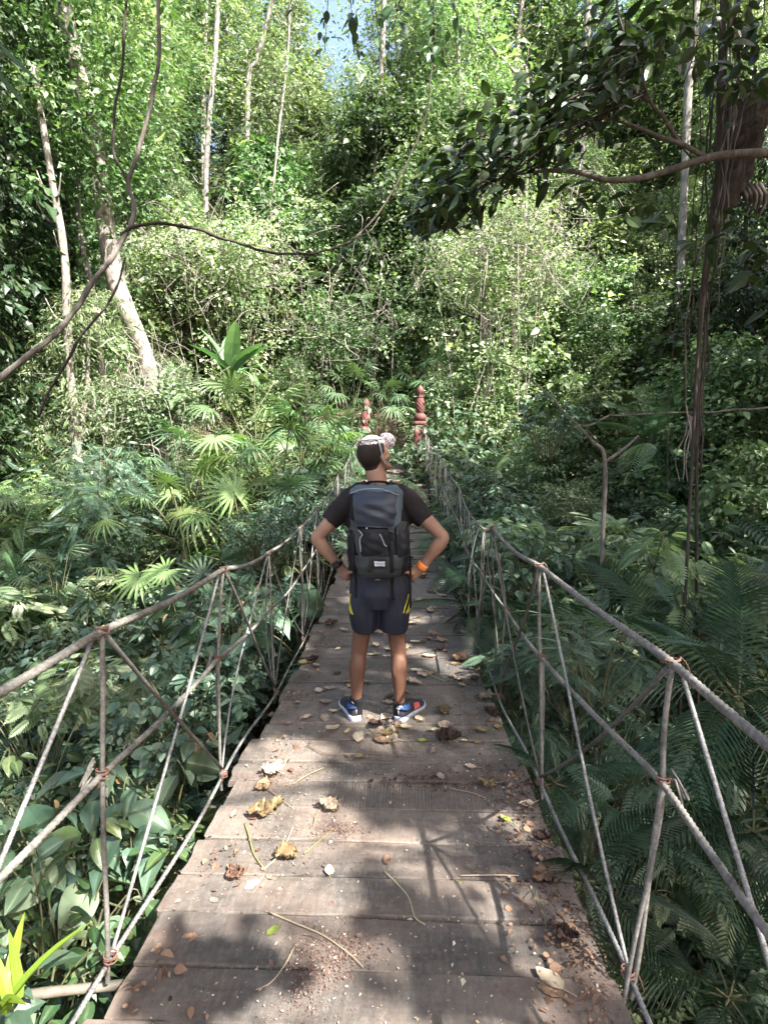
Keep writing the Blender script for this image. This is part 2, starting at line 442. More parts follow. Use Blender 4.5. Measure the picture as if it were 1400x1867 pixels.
for sd in (-1, 1):
    for k, y in enumerate(NODES):
        f, tp, mdp = foot[sd, k], top[sd, k], mid[sd, k]
        # hanger: two strands tied to the middle rope, splayed below it
        m = MB()
        low = f + np.array([sd * .012, -.0, -.05])
        dxy = np.array([sd * .010, .006, 0])
        if y < 3.2:
            rope(m, np.vstack([strand(tp, mdp, 10, .003), strand(mdp, low, 14, .004)[1:]]), .0080 if sd > 0 else .0076, .022, seg=10)
            if y < 2 and sd > 0:
                rope(m, strand(mdp + dxy, low + np.array([-.035, -.03, 0]), 14, .006), .0066, .018, seg=10)
            if 2 < y:
                rope(m, strand(mdp + dxy, low + np.array([sd * .012, .04, 0]), 14, .006), .0058, .024, seg=8)
        else:
            tube(m, np.vstack([strand(tp, mdp, 5, .006), strand(mdp, low, 6, .01)[1:]]), .0066 if y < 5 else .0056, 7)
            tube(m, strand(tp + np.array([0, .05, 0]), low + np.array([0, hr.uniform(.05, .25), 0]), 6, .02), .0048, 6)
        m.build('hanger_rope', ROPE if hr.random() < .6 or y < 3 else ROPED, bridge)
        if y > 4 and k < len(NODES) - 1:    # thin extra drop wires between the ties further out
            for q in range(2):
                a_ = (q + 1) / 3 + hr.normal() * .05; u_ = tp + (top[sd, k + 1] - tp) * a_; l_ = f + (foot[sd, k + 1] - f) * (a_ + hr.normal() * .08)
                m = MB(); tube(m, strand(u_ + np.array([0, 0, -.02]), l_ + np.array([0, 0, -.03]), 8, .02), .0042, 6); m.build('drop_wire', WIRE if hr.random() < .5 else ROPED, bridge)
        # braces up to the neighbouring feet
        if k > 0:
            m = MB(); q = foot[sd, k - 1] + np.array([sd * .02, .02, -.02])
            if y < 3.2: rope(m, strand(tp + np.array([sd * .014, -.012, -.012]), q, 20, .006), .0064, .016, seg=8)
            else: tube(m, strand(tp, q, 8, .012), .0052, 6)
            m.build('stay_wire', WIRE if hr.random() < .75 or y < 3 else ROPED, bridge)
        if 1 < k < len(NODES) - 1:
            m = MB(); q = foot[sd, k + 1] + np.array([0, -.02, .07])
            tube(m, strand(tp + np.array([0, .012, -.012]), q, 12, .012), .0070 if y < 3 else .0052, 7)
            m.build('brace_rope', ROPED, bridge)
        # rusty wire lashings where they cross
        if y < 6:
            for c0, rr, nt in ((mdp, .0165, 5), (f + np.array([0, 0, .03]), .018, 4), (tp, .019, 3)):
                m = MB(); th = np.linspace(0, 2 * np.pi * nt, nt * 12)
                P = np.stack([c0[0] + rr * np.cos(th), c0[1] + rr * np.sin(th) * .9, c0[2] + .022 * (th / th[-1] - .5) + .004 * np.sin(th * .7)], 1)
                tube(m, P, .0022, 5)
                e = P[-1]; tube(m, smoothpath([e, e + np.array([sd * .012, -.01, -.015]), e + np.array([sd * .02, -.022, -.045])], 6), .002, 5); m.build('lashing', RUST, bridge)
# frayed rope tails below the near right knot and left knot
for sd, k, mt in ((1, 2, ROPE), (-1, 2, ROPE), (-1, 3, ROPE)):
    c0 = mid[sd, k] + np.array([sd * .012, -.01, 0])
    m = MB()
    for q in range(5):
        e = hr.normal(size=3) * .012
        th = np.linspace(0, 5.2, 14)
        P = np.stack([c0[0] + sd * (.014 + .018 * np.sin(th / 2)) + e[0] * th / 5, c0[1] + .016 * np.cos(th) + e[1], c0[2] + .020 * np.cos(th) - .012 * th / 2 + e[2]], 1)
        tube(m, P, .0034, 6)
    m.build('rope_knot', mt, bridge)

# outrigger poles under the near deck
for a, b in (((.58, 1.46, -.06), (1.28, 1.30, -.14)), ((-.62, 1.52, -.055), (-1.45, 1.36, -.05))):
    m = MB(); P = smoothpath([a, (np.array(a) + b) / 2 + np.array([0, 0, .012]), b], 14)
    tube(m, P, np.linspace(.014, .012, 14) * (1 + .12 * (np.arange(14) % 5 == 0)), 9)
    o = m.build('outrigger_pole', BAMB, bridge)

# ------------------------------------------------------------------ red carved posts and the step at the far end
t = NT('red_paint')
nz = t.noise(14, None, 5, .7); n2 = t.noise(5, None, 4, .6)
c = t.ramp(nz, [(.3, (.075, .023, .018)), (.7, (.12, .040, .034))])
c = t.mix(t.ramp(n2, [(.56, (0,) * 3), (.68, (.8,) * 3)]), c, (.22, .15, .12))
REDP = t.end(t.bsdf(c, .7, t.bump(nz, .3, .004)))
def carved_post(x, y, z0, h, lean, label):
    root = empty('carved_post', (x, y, z0), 0, label, 'post', 'red carved posts at the bridge end')
    root.rotation_euler = (0, lean, 0)
    bh = h - .74
    m = MB(); lathe(m, [(.155, -.4), (.155, 0), (.150, bh * .72), (.150, bh - .30)], 32, power=9)
    lathe(m, [(.140, bh - .295), (.162, bh - .28), (.162, bh - .20), (.14, bh - .19)], 32, power=9)
    lathe(m, [(.150, bh - .185), (.150, bh - .05), (.10, bh), (.075, bh + .015)], 8)
    m.build('shaft', REDP, root)
    m = MB()
    n, sg = 26, 40
    zz = np.linspace(0, .38, n); prof = .055 + .052 * np.sin(np.pi * np.clip(zz / .38 * .95 + .03, 0, 1)) ** .8
    th = np.linspace(0, 2 * np.pi, sg, endpoint=False)
    dia = .009 * (np.abs(np.sin(th[None, :] * 4 + zz[:, None] * 34)) + np.abs(np.sin(th[None, :] * 4 - zz[:, None] * 34)))
    rr = prof[:, None] + dia
    V = np.stack([rr * np.cos(th), rr * np.sin(th), np.broadcast_to(zz[:, None] + bh + .01, rr.shape)], -1).reshape(-1, 3)
    i = np.arange(n - 1)[:, None] * sg; j = np.arange(sg)[None, :]; kk = (j + 1) % sg
    m.add(V, np.stack([i + j, i + kk, i + sg + kk, i + sg + j], -1).reshape(-1, 4), smooth=False)
    m.F.append((np.array([[(n - 1) * sg + q for q in range(sg)]]), 0, False))
    m.build('pineapple_carving', REDP, root)
    m = MB(); b0 = bh + .39
    lathe(m, [(.05, b0 - .01), (.085, b0 + .01), (.085, b0 + .03), (.06, b0 + .045), (.078, b0 + .09), (.095, b0 + .15), (.088, b0 + .21), (.055, b0 + .27), (.02, b0 + .31), (.004, b0 + .33)], 10)
    m.build('bud_finial', REDP, root)
    return root
pz = float(dz(13.9))
carved_post(POSTX[1], 13.9, pz - .35, 2.52, .0, 'red carved post with pineapple knob right of the bridge end, fully exposed')
carved_post(POSTX[-1], 13.9, pz - .35, 2.20, .07, 'weathered red carved post left of the bridge end, half hidden by creepers')

t = NT('old_stone')
nz = t.noise(5, None, 6, .7); n2 = t.noise(40, None, 3, .6)
STONE = t.end(t.bsdf(t.ramp(nz, [(.3, (.11, .10, .085)), (.7, (.25, .225, .195))]), .9, t.bump(t.math('ADD', nz, t.math('MULTIPLY', n2, .3)), .6, .02)))
m = MB(); box(m, (-.2, 14.95, pz + .02), (1.5, .9, .62), bev=.03)
for q in range(1): box(m, (-.2, 15.7, pz + .22), (1.3, .7, .6), bev=.03)
o = m.build('stone_step', STONE); tag(o, 'grey stone step where the planks end, behind the hiker\'s head', 'step')
# ------------------------------------------------------------------ the hiker
YM = 3.2
FZ = float(dz(3.25)) + .003
def PP(px, py, dy=0.0): return np.array(tuple(pix(px, py, YM + dy)))

def ell(mb, c, rad, M=None, nu=28, nv=18, tint=.5, f=None):
    u = np.linspace(0, 2 * np.pi, nu, endpoint=False); v = np.linspace(0, np.pi, nv)[1:-1]
    D = np.stack([np.sin(v)[:, None] * np.cos(u), np.sin(v)[:, None] * np.sin(u), np.broadcast_to(np.cos(v)[:, None], (nv - 2, nu))], -1).reshape(-1, 3)
    D = np.vstack([D, [[0, 0, 1], [0, 0, -1]]])
    V = D * np.asarray(rad)
    if f is not None: V = f(V)
    if M is not None: V = V @ np.asarray(M).T
    n = nv - 2; i = np.arange(n - 1)[:, None] * nu; j = np.arange(nu)[None, :]; k = (j + 1) % nu
    F = np.stack([i + j, i + nu + j, i + nu + k, i + k], -1).reshape(-1, 4)
    b = n * nu; T = np.array([[q, (q + 1) % nu, b] for q in range(nu)]); Bt = np.array([[(n - 1) * nu + (q + 1) % nu, (n - 1) * nu + q, b + 1] for q in range(nu)])
    base = mb.n
    mb.add(V + np.asarray(c), F, tint)
    mb.F.append((T + base, 0, True)); mb.F.append((Bt + base, 0, True))

def limb(mb, pts, r, r2=None, n=18, seg=16):
    P = smoothpath(pts, n); m = len(pts)
    t_ = np.linspace(0, m - 1, n)
    ra = np.interp(t_, range(m), r); rb = ra if r2 is None else np.interp(t_, range(m), r2)
    tube(mb, P, ra, seg, r2=rb)

t = NT('skin')
oc = t.noise(9, None, 4, .6); o2 = t.noise(120, None, 3, .5)
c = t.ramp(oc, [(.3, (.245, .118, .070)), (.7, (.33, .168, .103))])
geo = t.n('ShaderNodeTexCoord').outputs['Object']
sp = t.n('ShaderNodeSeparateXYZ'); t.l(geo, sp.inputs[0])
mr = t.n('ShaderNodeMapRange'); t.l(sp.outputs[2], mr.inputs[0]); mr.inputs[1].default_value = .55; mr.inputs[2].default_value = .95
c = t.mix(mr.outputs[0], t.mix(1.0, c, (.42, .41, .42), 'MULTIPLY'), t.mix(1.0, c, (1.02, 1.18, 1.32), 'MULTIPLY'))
p = t.bsdf(c, .62, t.bump(o2, .12, .002), spec=.28)
p.inputs['Subsurface Weight'].default_value = .08; p.inputs['Subsurface Radius'].default_value = (.02, .008, .004); p.inputs['Subsurface Scale'].default_value = .3
SKIN = t.end(p)

def cloth(name, a, b, rough=.8, wv=420, fold=.4, spec=.25):
    t = NT(name)
    nz = t.noise(6, None, 4, .6, (1, 1, .6)); w = t.noise(wv, None, 2, .5); st = t.noise(26, None, 3, .6)
    h = t.math('ADD', t.math('MULTIPLY', w, .12), t.math('MULTIPLY', st, fold))
    return t.end(t.bsdf(t.ramp(nz, [(.3, a), (.7, b)]), rough, t.bump(h, .5, .006), spec=spec))
SHIRT = cloth('shirt_cotton', (.0125, .0095, .010), (.022, .0175, .018), .9)
SHORTS = cloth('shorts_nylon', (.0095, .011, .020), (.016, .019, .032), .62, 300, .55, .35)
BLACK = cloth('black_fabric', (.0055, .006, .0075), (.011, .012, .015), .75, 300, .6)
NAVY = cloth('navy_ripstop', (.013, .018, .029), (.022, .029, .043), .5, 500, .7, .45)
GREYB = cloth('grey_cordura', (.026, .029, .030), (.045, .050, .051), .7, 400, .5)
TRIM = cloth('slate_trim', (.052, .072, .086), (.082, .11, .13), .6, 300, .2)
PALE = cloth('pale_reflective', (.28, .30, .30), (.40, .42, .41), .45, 200, .1)
WHITE = cloth('white_foam', (.34, .35, .39), (.45, .46, .50), .6, 100, .1)
BLUE = cloth('blue_collar', (.022, .055, .16), (.04, .085, .21), .7, 300, .1)
CORAL = cloth('coral_patch', (.55, .10, .09), (.65, .15, .13), .6, 300, .1)
LIME = cloth('lime_stripe', (.48, .44, .025), (.58, .52, .04), .6, 300, .1)
ORANGE = cloth('orange_band', (.85, .22, .05), (.92, .28, .08), .55, 200, .1)
SHOEM = cloth('shoe_mesh', (.020, .022, .032), (.045, .045, .055), .7, 240, .3)
HAIRM = cloth('cropped_hair', (.016, .011, .009), (.036, .025, .020), .7, 900, .3)
t = NT('leopard_cloth')
vo = t.n('ShaderNodeTexVoronoi'); vo.inputs['Scale'].default_value = 110; t.l(t.n('ShaderNodeTexCoord').outputs['Object'], vo.inputs['Vector'])
LEOP = t.end(t.bsdf(t.ramp(vo.outputs['Distance'], [(.28, (.10, .075, .08)), (.42, (.17, .13, .13)), (.5, (.62, .56, .55))]), .85))
t = NT('watch_black'); WATCHM = t.end(t.bsdf((.012, .012, .014), .3, spec=.5))
t = NT('brown_lens'); LENS = t.end(t.bsdf((.09, .035, .015), .12, spec=.8))
t = NT('eye'); EYEM = t.end(t.bsdf((.35, .30, .27), .2))

man = empty('person', (0, 0, 0), 0, 'hiker seen from behind in dark shirt and shorts, hands on hips, on the plank bridge', 'person')

# head frame: face turned right and up
hy, hp = R(42), R(24)
f0 = np.array([math.sin(hy), math.cos(hy), 0]); rgt = np.array([math.cos(hy), -math.sin(hy), 0])
HF = f0 * math.cos(hp) + np.array([0, 0, math.sin(hp)]); HU = np.cross(rgt, HF)
HM = np.stack([rgt, HF, HU], 1)
HC = PP(680.5, 830, .0)
def hd(r, f, u): return HC + HM @ np.array([r, f, u])

hipC = PP(692, 1048)
body = MB()
# torso
limb(body, [PP(692, 1090, .0), PP(692, 1050, .0), PP(691, 1000, .01), PP(690, 950, .0), PP(690, 915, .0), PP(689, 893, -.005)], [.11, .105, .098, .112, .095, .06], [.155, .148, .138, .152, .15, .09], 24, 24)
limb(body, [PP(689, 900, -.01), PP(688, 878, -.01), hd(0, -.025, -.075), hd(0, -.02, -.03)], [.062, .056, .057, .05], None, 14)
# head
ell(body, hd(0, -.004, .018), (.074, .094, .092), HM)
ell(body, hd(0, .030, -.035), (.058, .062, .080), HM)
limb(body, [hd(0, .035, -.085), hd(0, .078, -.102)], [.042, .026], None, 8)
for s in (-1, 1):
    limb(body, [hd(s * .060, .0, -.045), hd(s * .050, .03, -.083), hd(s * .018, .078, -.104)], [.02, .02, .02], None, 10, 10)
    ell(body, hd(s * .052, .055, -.035), (.02, .024, .018), HM)
    # ear
    ell(body, hd(s * .076, -.004, -.022), (.009, .018, .031), HM @ np.array(Matrix.Rotation(s * .35, 3, 'Z')))
    ell(body, hd(s * .081, -.012, -.014), (.006, .010, .022), HM @ np.array(Matrix.Rotation(s * .5, 3, 'Z')))
    limb(body, [hd(s * .012, .092, .005), hd(s * .05, .074, .006)], [.009, .007], None, 6, 8)   # brow
limb(body, [hd(0, .088, .0), hd(0, .106, -.030), hd(0, .104, -.040)], [.009, .0135, .011], None, 8, 10)
for s in (-1, 1): ell(body, hd(s * .012, .098, -.038), (.008, .009, .007), HM)
limb(body, [hd(-.022, .086, -.070), hd(0, .096, -.068), hd(.022, .086, -.070)], [.006, .009, .006], None, 8, 8)
limb(body, [hd(-.018, .086, -.079), hd(0, .093, -.080), hd(.018, .086, -.079)], [.006, .009, .006], None, 8, 8)
# legs
for pts in ([(664, 1085), (661, 1140), (655, 1187), (651.5, 1222), (650, 1262), (649.5, 1300)], [(715, 1085), (721, 1140), (726, 1187), (727.5, 1222), (728, 1268), (728, 1304)]):
    P_ = [PP(x, y, d) for (x, y), d in zip(pts, (.0, .015, .02, .0, -.012, .0))]
    limb(body, P_, [.085, .066, .053, .056, .037, .034], [.082, .0575, .047, .0505, .0325, .031], 30, 18)
    ell(body, (P_[3] * .72 + P_[2] * .28) + np.array([-.006, -.018, 0]), (.042, .045, .085))
    ell(body, P_[2] + np.array([0, .03, .0]), (.042, .032, .05))
    for dx_ in (-1, 1):   # two calf heads, hamstring tendons either side of the knee hollow
        ell(body, P_[3] * .80 + P_[2] * .20 + np.array([dx_ * .020, -.030, .004 * dx_]), (.026, .028, .070))
        limb(body, [P_[2] * .55 + P_[1] * .45 + np.array([dx_ * .030, -.034, 0]), P_[2] + np.array([dx_ * .034, -.034, .02]), P_[2] * .8 + P_[3] * .2 + np.array([dx_ * .036, -.018, 0])], [.014, .011, .012], None, 10, 8)
    limb(body, [P_[3] * .3 + P_[4] * .7 + np.array([0, -.024, 0]), P_[4] + np.array([0, -.026, 0]), P_[5] + np.array([0, -.034, .02])], [.016, .011, .014], None, 10, 8)
# arms
ARM = {}
for s, S_, E_, W_ in ((-1, (640, 912), (576, 981), (619, 1033)), (1, (738, 910), (809, 980), (768, 1034))):
    S, E, W = PP(*S_, -.0), PP(*E_, -.05), PP(*W_, -.005)
    um = (S + E) / 2; fm = E * .68 + W * .32
    limb(body, [PP(689 + s * 20, 900, 0), S + np.array([0, 0, -.004]), um, E * .80 + S * .20, E * .97 + (S + W) * .015, E * .80 + W * .20, fm * .9 + W * .1, E * .3 + W * .7, W], [.05, .056, .046, .038, .0345, .041, .0425, .033, .0255], [.05, .056, .047, .040, .0365, .041, .040, .031, .030], 60)
    ARM[s] = (S, E, W)
    # hand on the hip: palm against the side, four fingers forward, thumb back
    def hip(phi, dzv, out=.0):
        a, b = .166 + out, .125 + out
        return hipC + np.array([s * a * math.cos(phi), b * math.sin(phi) + .0, dzv])
    K = [hip(.42, .022 - .019 * q, .018) for q in range(4)]
    pc = hip(.06, -.004, .018)
    limb(body, [W, W * .5 + pc * .5 + np.array([s * .006, 0, .004]), pc, (K[1] + K[2]) / 2], [.025, .021, .019, .014], [.028, .033, .038, .036], 16, 14)
    for q in range(4):
        L = (.9, 1.0, .96, .78)[q]; r0 = (.0095, .0098, .0092, .0082)[q]
        P_ = [hip(.15, .016 - .014 * q, .018), K[q], hip(.42 + .30 * L, .020 - .022 * q, .014), hip(.42 + .52 * L, .016 - .023 * q, .010), hip(.42 + .66 * L, .012 - .0235 * q, .009)]
        limb(body, P_, [r0 * 1.1, r0 * 1.08, r0, r0 * .92, r0 * .72], None, 16, 10)
    limb(body, [hip(-.05, .006, .020), hip(-.30, .020, .018), hip(-.52, .028, .014), hip(-.66, .031, .012)], [.016, .0125, .0105, .008], None, 12, 10)
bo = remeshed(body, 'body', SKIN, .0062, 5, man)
for s in (-1, 1):
    m = MB(); ell(m, hd(s * .031, .079, -.008), (.012, .012, .012), None, 16, 10); m.build('eye', EYEM, man)

# hair: a close crop sitting 3 mm proud of the skull, tucked under it past the hairline
m = MB()
def hairf(V):
    r, f, u = V[:, 0], V[:, 1], V[:, 2]
    inside = (u > -.05 + .9 * np.clip(f + .02, -.01, 1) - .35 * np.clip(-f, 0, .1)) & (f < .066)
    return V * np.where(inside, 1.045, .90)[:, None]
ell(m, hd(0, -.004, .018), (.0745, .0945, .0925), HM, 56, 40, f=hairf)
ell(m, hd(0, -.042, -.050), (.052, .040, .046), HM, 24, 16)
remeshed(m, 'hair', HAIRM, .005, 4, man)

# patterned cap pushed up on the crown, brim flipped up
m = MB()
def capf(V):
    r, f, u = V[:, 0], V[:, 1], V[:, 2]
    cut = .048 - .30 * f
    return np.where((u > cut)[:, None], V * 1.085, V * np.array([.9, .9, .9]))
ell(m, hd(0, -.002, .018), (.0745, .0945, .0925), HM, 60, 44, f=capf)
cap = remeshed(m, 'cap', LEOP, .005, 3, man)
m = MB()
Bm = np.array(Matrix.Rotation(R(-28), 3, 'Z') @ Matrix.Rotation(R(14), 3, 'X'))
def brimf(V):
    V = V.copy(); V[:, 1] += 3.2 * V[:, 0] ** 2 + 1.2 * V[:, 2] ** 2; return V
ell(m, PP(704, 804.5, .05), (.058, .006, .050), Bm, 32, 20, f=brimf); ell(m, PP(694, 809, .035), (.030, .010, .022), Bm, 20, 12)
m.build('brim', LEOP, cap)
# sunglasses pushed back over the cap: pale frame, brown lens, one arm down to the ear
gl = MB()
P_ = smoothpath([PP(652, 805, -.060), PP(664, 802.5, -.088), PP(679, 801.5, -.086), PP(689, 800.5, -.060), PP(699, 798, -.02)], 20)
tube(gl, P_, .0042, 8)
tube(gl, smoothpath([PP(689, 801.5, -.064), PP(693, 814, -.075), PP(697, 830, -.066), PP(702, 847, -.045)], 18), np.linspace(.0042, .0030, 18), 8, r2=np.linspace(.0052, .004, 18))
go = gl.build('sunglasses', PALE, man)
m = MB(); ell(m, PP(656.5, 810.5, -.064), (.016, .003, .017), np.array(Matrix.Rotation(-.5, 3, 'Z'))); m.build('lens', LENS, go)

# shirt
m = MB()
limb(m, [PP(692, 1066, .0), PP(691, 1010, .005), PP(690, 955, .0), PP(690, 918, .0), PP(689, 897, -.004), PP(688.5, 882, -.010)], [.120, .118, .128, .112, .085, .060], [.168, .160, .170, .166, .110, .063], 26, 28)
for s in (-1, 1):
    S, E, W = ARM[s]
    d = (E - S) / np.linalg.norm(E - S)
    cuff = PP(600.5, 952, -.028) if s < 0 else PP(776, 950, -.028)
    limb(m, [PP(689 + s * 14, 893, -.008), PP(689 + s * 36, 900, -.004), S + np.array([s * .004, 0, -.006]), S * .45 + cuff * .55, cuff], [.052, .062, .074, .064, .057], None, 26, 20)
    limb(m, [S + np.array([-s * .03, .0, -.03]), PP(690 + s * 42, 960, 0)], [.07, .06], None, 8, 14)
shirt = remeshed(m, 'shirt', SHIRT, .008, 6, man)
V = getco(shirt.data); nn = nrm(V - np.array(PP(690, 960)))
V = V + nn * (.006 * vnoise(V * np.array([1, 1, .7]), 11, 2)[:, None] + .0042 * vnoise(V * np.array([1.0, 1, 1.5]), 26, 3, 2)[:, None]); setco(shirt.data, V)
m = MB(); th = np.linspace(0, 2 * np.pi, 40); c0 = PP(688.5, 880.5, -.010)
tube(m, np.stack([c0[0] + .061 * np.cos(th), c0[1] + .059 * np.sin(th), c0[2] + .010 * np.sin(th) * -1 + 0 * th], 1), .006, 8, cap=False); m.build('collar', SHIRT, shirt)

# shorts
m = MB()
limb(m, [PP(692, 1036, .0), PP(692, 1050, .0), PP(692, 1080, -.004), PP(692, 1104, -.004)], [.116, .122, .128, .115], [.166, .172, .182, .176], 20, 28)
for (x0, x1, x2), hw in (((668, 664, 666), .079), ((716, 719, 716.5), .090)):
    limb(m, [PP(x0, 1075, -.004), PP(x1, 1112, -.004), PP(x2, 1145, .012)], [.108, .112, .098], [.085, .093, hw], 16, 22)
shorts = remeshed(m, 'shorts', SHORTS, .0075, 5, man)
V = getco(shorts.data)
V[:, 1] += .0085 * vnoise(V * np.array([2.2, 1, .5]), 12, 5, 2) * np.clip((hipC[2] - V[:, 2]) * 8, 0, 1)
V[:, 1] -= .016 * np.exp(-(((V[:, 0] - PP(672, 1075)[0]) / .05) ** 2 + ((V[:, 2] - PP(670, 1078)[2]) / .06) ** 2)) * (V[:, 1] < YM)
V[:, 1] -= .016 * np.exp(-(((V[:, 0] - PP(712, 1075)[0]) / .05) ** 2 + ((V[:, 2] - PP(670, 1078)[2]) / .06) ** 2)) * (V[:, 1] < YM)
setco(shorts.data, V)
SH_BV = None
from mathutils.bvhtree import BVHTree
def bvh(o):
    me = o.data
    return BVHTree.FromPolygons([tuple(v.co) for v in me.vertices], [tuple(p.vertices) for p in me.polygons])
def onto(bv, px, py, lift=.003):
    d = (CROT @ Vector(((px - 700) / FPX, -(py - 933.5) / FPX, -1.0))).normalized()
    h = bv.ray_cast(CAM, d)
    if h[0] is None: return None
    n = h[1] if h[1].dot(d) < 0 else -h[1]
    return np.array(h[0] + n * lift)
bs = bvh(shorts)
def ribbon(mb, pts, w, th=.0015, up=(0, 1, 0)):
    """flat tape along pts, w wide"""
    tube(mb, pts, w / 2, 10, r2=th)
def stripe_on(bv, name, mat, parent, pxs, w=.010, lift=.002):
    P = smoothpath([(*q, 0) for q in pxs], 18)[:, :2]
    pts = [onto(bv, x, y, lift) for x, y in P]; pts = [q for q in pts if q is not None]
    if len(pts) < 3: return
    m = MB(); tube(m, np.array(pts), w / 2, 8); m.build(name, mat, parent)
for q in ([(639.5, 1083), (638.0, 1098), (640.5, 1112), (643.5, 1121)], [(635.5, 1092), (636.5, 1106), (640, 1119)]):
    stripe_on(bs, 'side_stripe', LIME, shorts, q, .006, .0005)
for q in ([(744.5, 1083), (741.5, 1097), (738, 1108), (735.5, 1118)], [(747.5, 1092), (745, 1106), (740, 1119)], [(748.5, 1100), (747, 1110), (743, 1118)]):
    stripe_on(bs, 'side_stripe', LIME, shorts, q, .006, .0005)
stripe_on(bs, 'waist_tag', PALE, shorts, [(684, 1057), (688, 1057), (693, 1057)], .006)

# shoes and socks
def loft(mb, rings, tint=.5, mat=0):
    rings = np.asarray(rings, float); n, s_ = rings.shape[:2]
    i = np.arange(n - 1)[:, None] * s_; j = np.arange(s_)[None, :]; k = (j + 1) % s_
    base = mb.n
    mb.add(rings.reshape(-1, 3), np.stack([i + j, i + k, i + s_ + k, i + s_ + j], -1).reshape(-1, 4), tint, mat)
    mb.F.append((np.array([[base + q for q in range(s_)][::-1]]), mat, True)); mb.F.append((np.array([[base + (n - 1) * s_ + q for q in range(s_)]]), mat, True))
A_ = np.array([0, .012, .04, .08, .12, .16, .20, .24, .268, .285, .292])
HWs = np.array([.018, .029, .036, .036, .036, .040, .047, .049, .041, .026, .010])
def shoe(heel, yaw, side):
    ca, sa = math.cos(yaw), math.sin(yaw)
    def W(a, b, z): return np.array([heel[0] + a * sa + b * ca, heel[1] + a * ca - b * sa, FZ + z])
    rr = []
    for a, w in zip(A_, HWs):
        toe = .010 * max(0, (a - .22) / .07) ** 2; flare = .004 * max(0, 1 - a / .08)
        pts = []
        for (bx, z) in ((-1, .004), (-.85, 0), (.85, 0), (1, .004), (1.06, .016), (1.02, .034 - .012 * min(1, a / .24)), (.9, .037 - .012 * min(1, a / .24)), (-.9, .037 - .012 * min(1, a / .24)), (-1.02, .034 - .012 * min(1, a / .24)), (-1.06, .016)):
            pts.append(W(a - flare * 2, bx * (w + flare), z + toe))
        rr.append(pts)
    m = MB(); loft(m, rr)
    root_m = MB()
    H = np.array([.074, .090, .094, .092, .094, .088, .074, .060, .050, .040, .030])
    ur = []
    for a, w, h in zip(A_, HWs, H):
        w = max(w - .003, .006); pts = []
        z0 = .030 - .012 * min(1, a / .24) + .010 * max(0, (a - .22) / .07) ** 2
        for q in np.linspace(0, 2 * np.pi, 18, endpoint=False):
            cx_, cz_ = math.cos(q), math.sin(q)
            bx = w * (abs(cx_) ** .75) * np.sign(cx_) * (1 - .30 * max(0, cz_)); z = z0 + (h - z0) * max(0, cz_) ** .8 - .004 * max(0, -cz_)
            pts.append(W(a * .99 + .002, bx, z))
        ur.append(pts)
    loft(root_m, ur)
    so_ = root_m.build('shoe', SHOEM, man)
    m.build('midsole', WHITE, so_)
    c = MB()   # padded heel collar
    th = np.linspace(-2.5, 2.5, 22)
    for dzv, rr_, k_ in ((.086, .0085, 1.0), (.097, .0075, .92), (.106, .005, .86)):
        pts = [W(.050 - .046 * math.cos(q) * k_, .036 * math.sin(q) * k_, dzv + .006 * math.cos(q) - .01 * abs(math.sin(q))) for q in th]
        tube(c, np.array(pts), rr_, 8)
    c.build('heel_collar', BLUE, so_)
    c = MB(); tube(c, np.array([W(-.003, 0, .052), W(-.0045, 0, .066), W(-.0035, 0, .078)]), .0035, 8, r2=.002); c.build('pull_tab', WHITE, so_)
    for q in range(4):
        c = MB(); a = .125 + .022 * q; tube(c, smoothpath([W(a, -.020, .078 - q * .006), W(a + .004, 0, .094 - q * .0075), W(a, .020, .078 - q * .006)], 8), .003, 7); c.build('lace', BLACK, so_)
    # coloured side patch
    c = MB(); b_ = side
    for w0, a0, mt in ((.0, .135, CORAL),):
        g = []
        for a in np.linspace(a0, a0 + .055, 6):
            i_ = np.interp(a, A_, HWs); h_ = np.interp(a, A_, H)
            g.append([W(a, b_ * (i_ - .003 + .003) * (1 - .30 * k_) , .030 + (h_ - .034) * k_) for k_ in np.linspace(.15, .8, 5)])
        g = np.array(g); base = c.n
        F = [(i * 5 + j, i * 5 + j + 1, (i + 1) * 5 + j + 1, (i + 1) * 5 + j) for i in range(5) for j in range(4)]
        inn = g + np.array(W(0, -b_ * .004, 0) - W(0, 0, 0))
        F2 = [tuple(x + 30 for x in f[::-1]) for f in F]
        c.add(np.concatenate([g.reshape(-1, 3), inn.reshape(-1, 3)]), F + F2)
    c.build('side_patch', CORAL if side > 0 else GREYB, so_)
    return W
hl = PP(649.5, 1330, 0); hr_ = PP(728.5, 1331, 0)
shoe(np.array([hl[0] + .004, YM - .045, 0]), R(-20), -1)
shoe(np.array([hr_[0] - .006, YM - .045, 0]), R(30), 1)
for pts in ([(650.3, 1270), (650, 1290), (649.5, 1316)], [(728, 1277), (728, 1295), (729, 1318)]):
    m = MB(); limb(m, [PP(x, y, d) for (x, y), d in zip(pts, (-.012, -.002, .012))], [.0435, .042, .050], [.0385, .038, .036], 14, 20)
    sk = m.build('sock', BLACK, man)
    bk = bvh(sk)
    if pts[0][0] > 700:
        th = np.linspace(0, 2 * np.pi, 22)
        P_ = [onto(bk, 728.5 + 5.0 * math.cos(q) + .8 * math.sin(q), 1290 + 2.3 * math.sin(q) - 1.2 * math.cos(q), .0012) for q in th]
        m = MB(); tube(m, np.array(P_), .0028, 7, cap=False); tube(m, np.array([onto(bk, x, y, .0012) for x, y in ((723, 1292.3), (728.5, 1290), (734, 1288))]), .0022, 7); m.build('oval_logo', WHITE, sk)
    else:
        m = MB(); tube(m, np.array([onto(bk, x, y, .0012) for x, y in ((641.5, 1279), (643.5, 1281), (645, 1283.5))]), .0022, 7); m.build('sock_mark', PALE, sk)

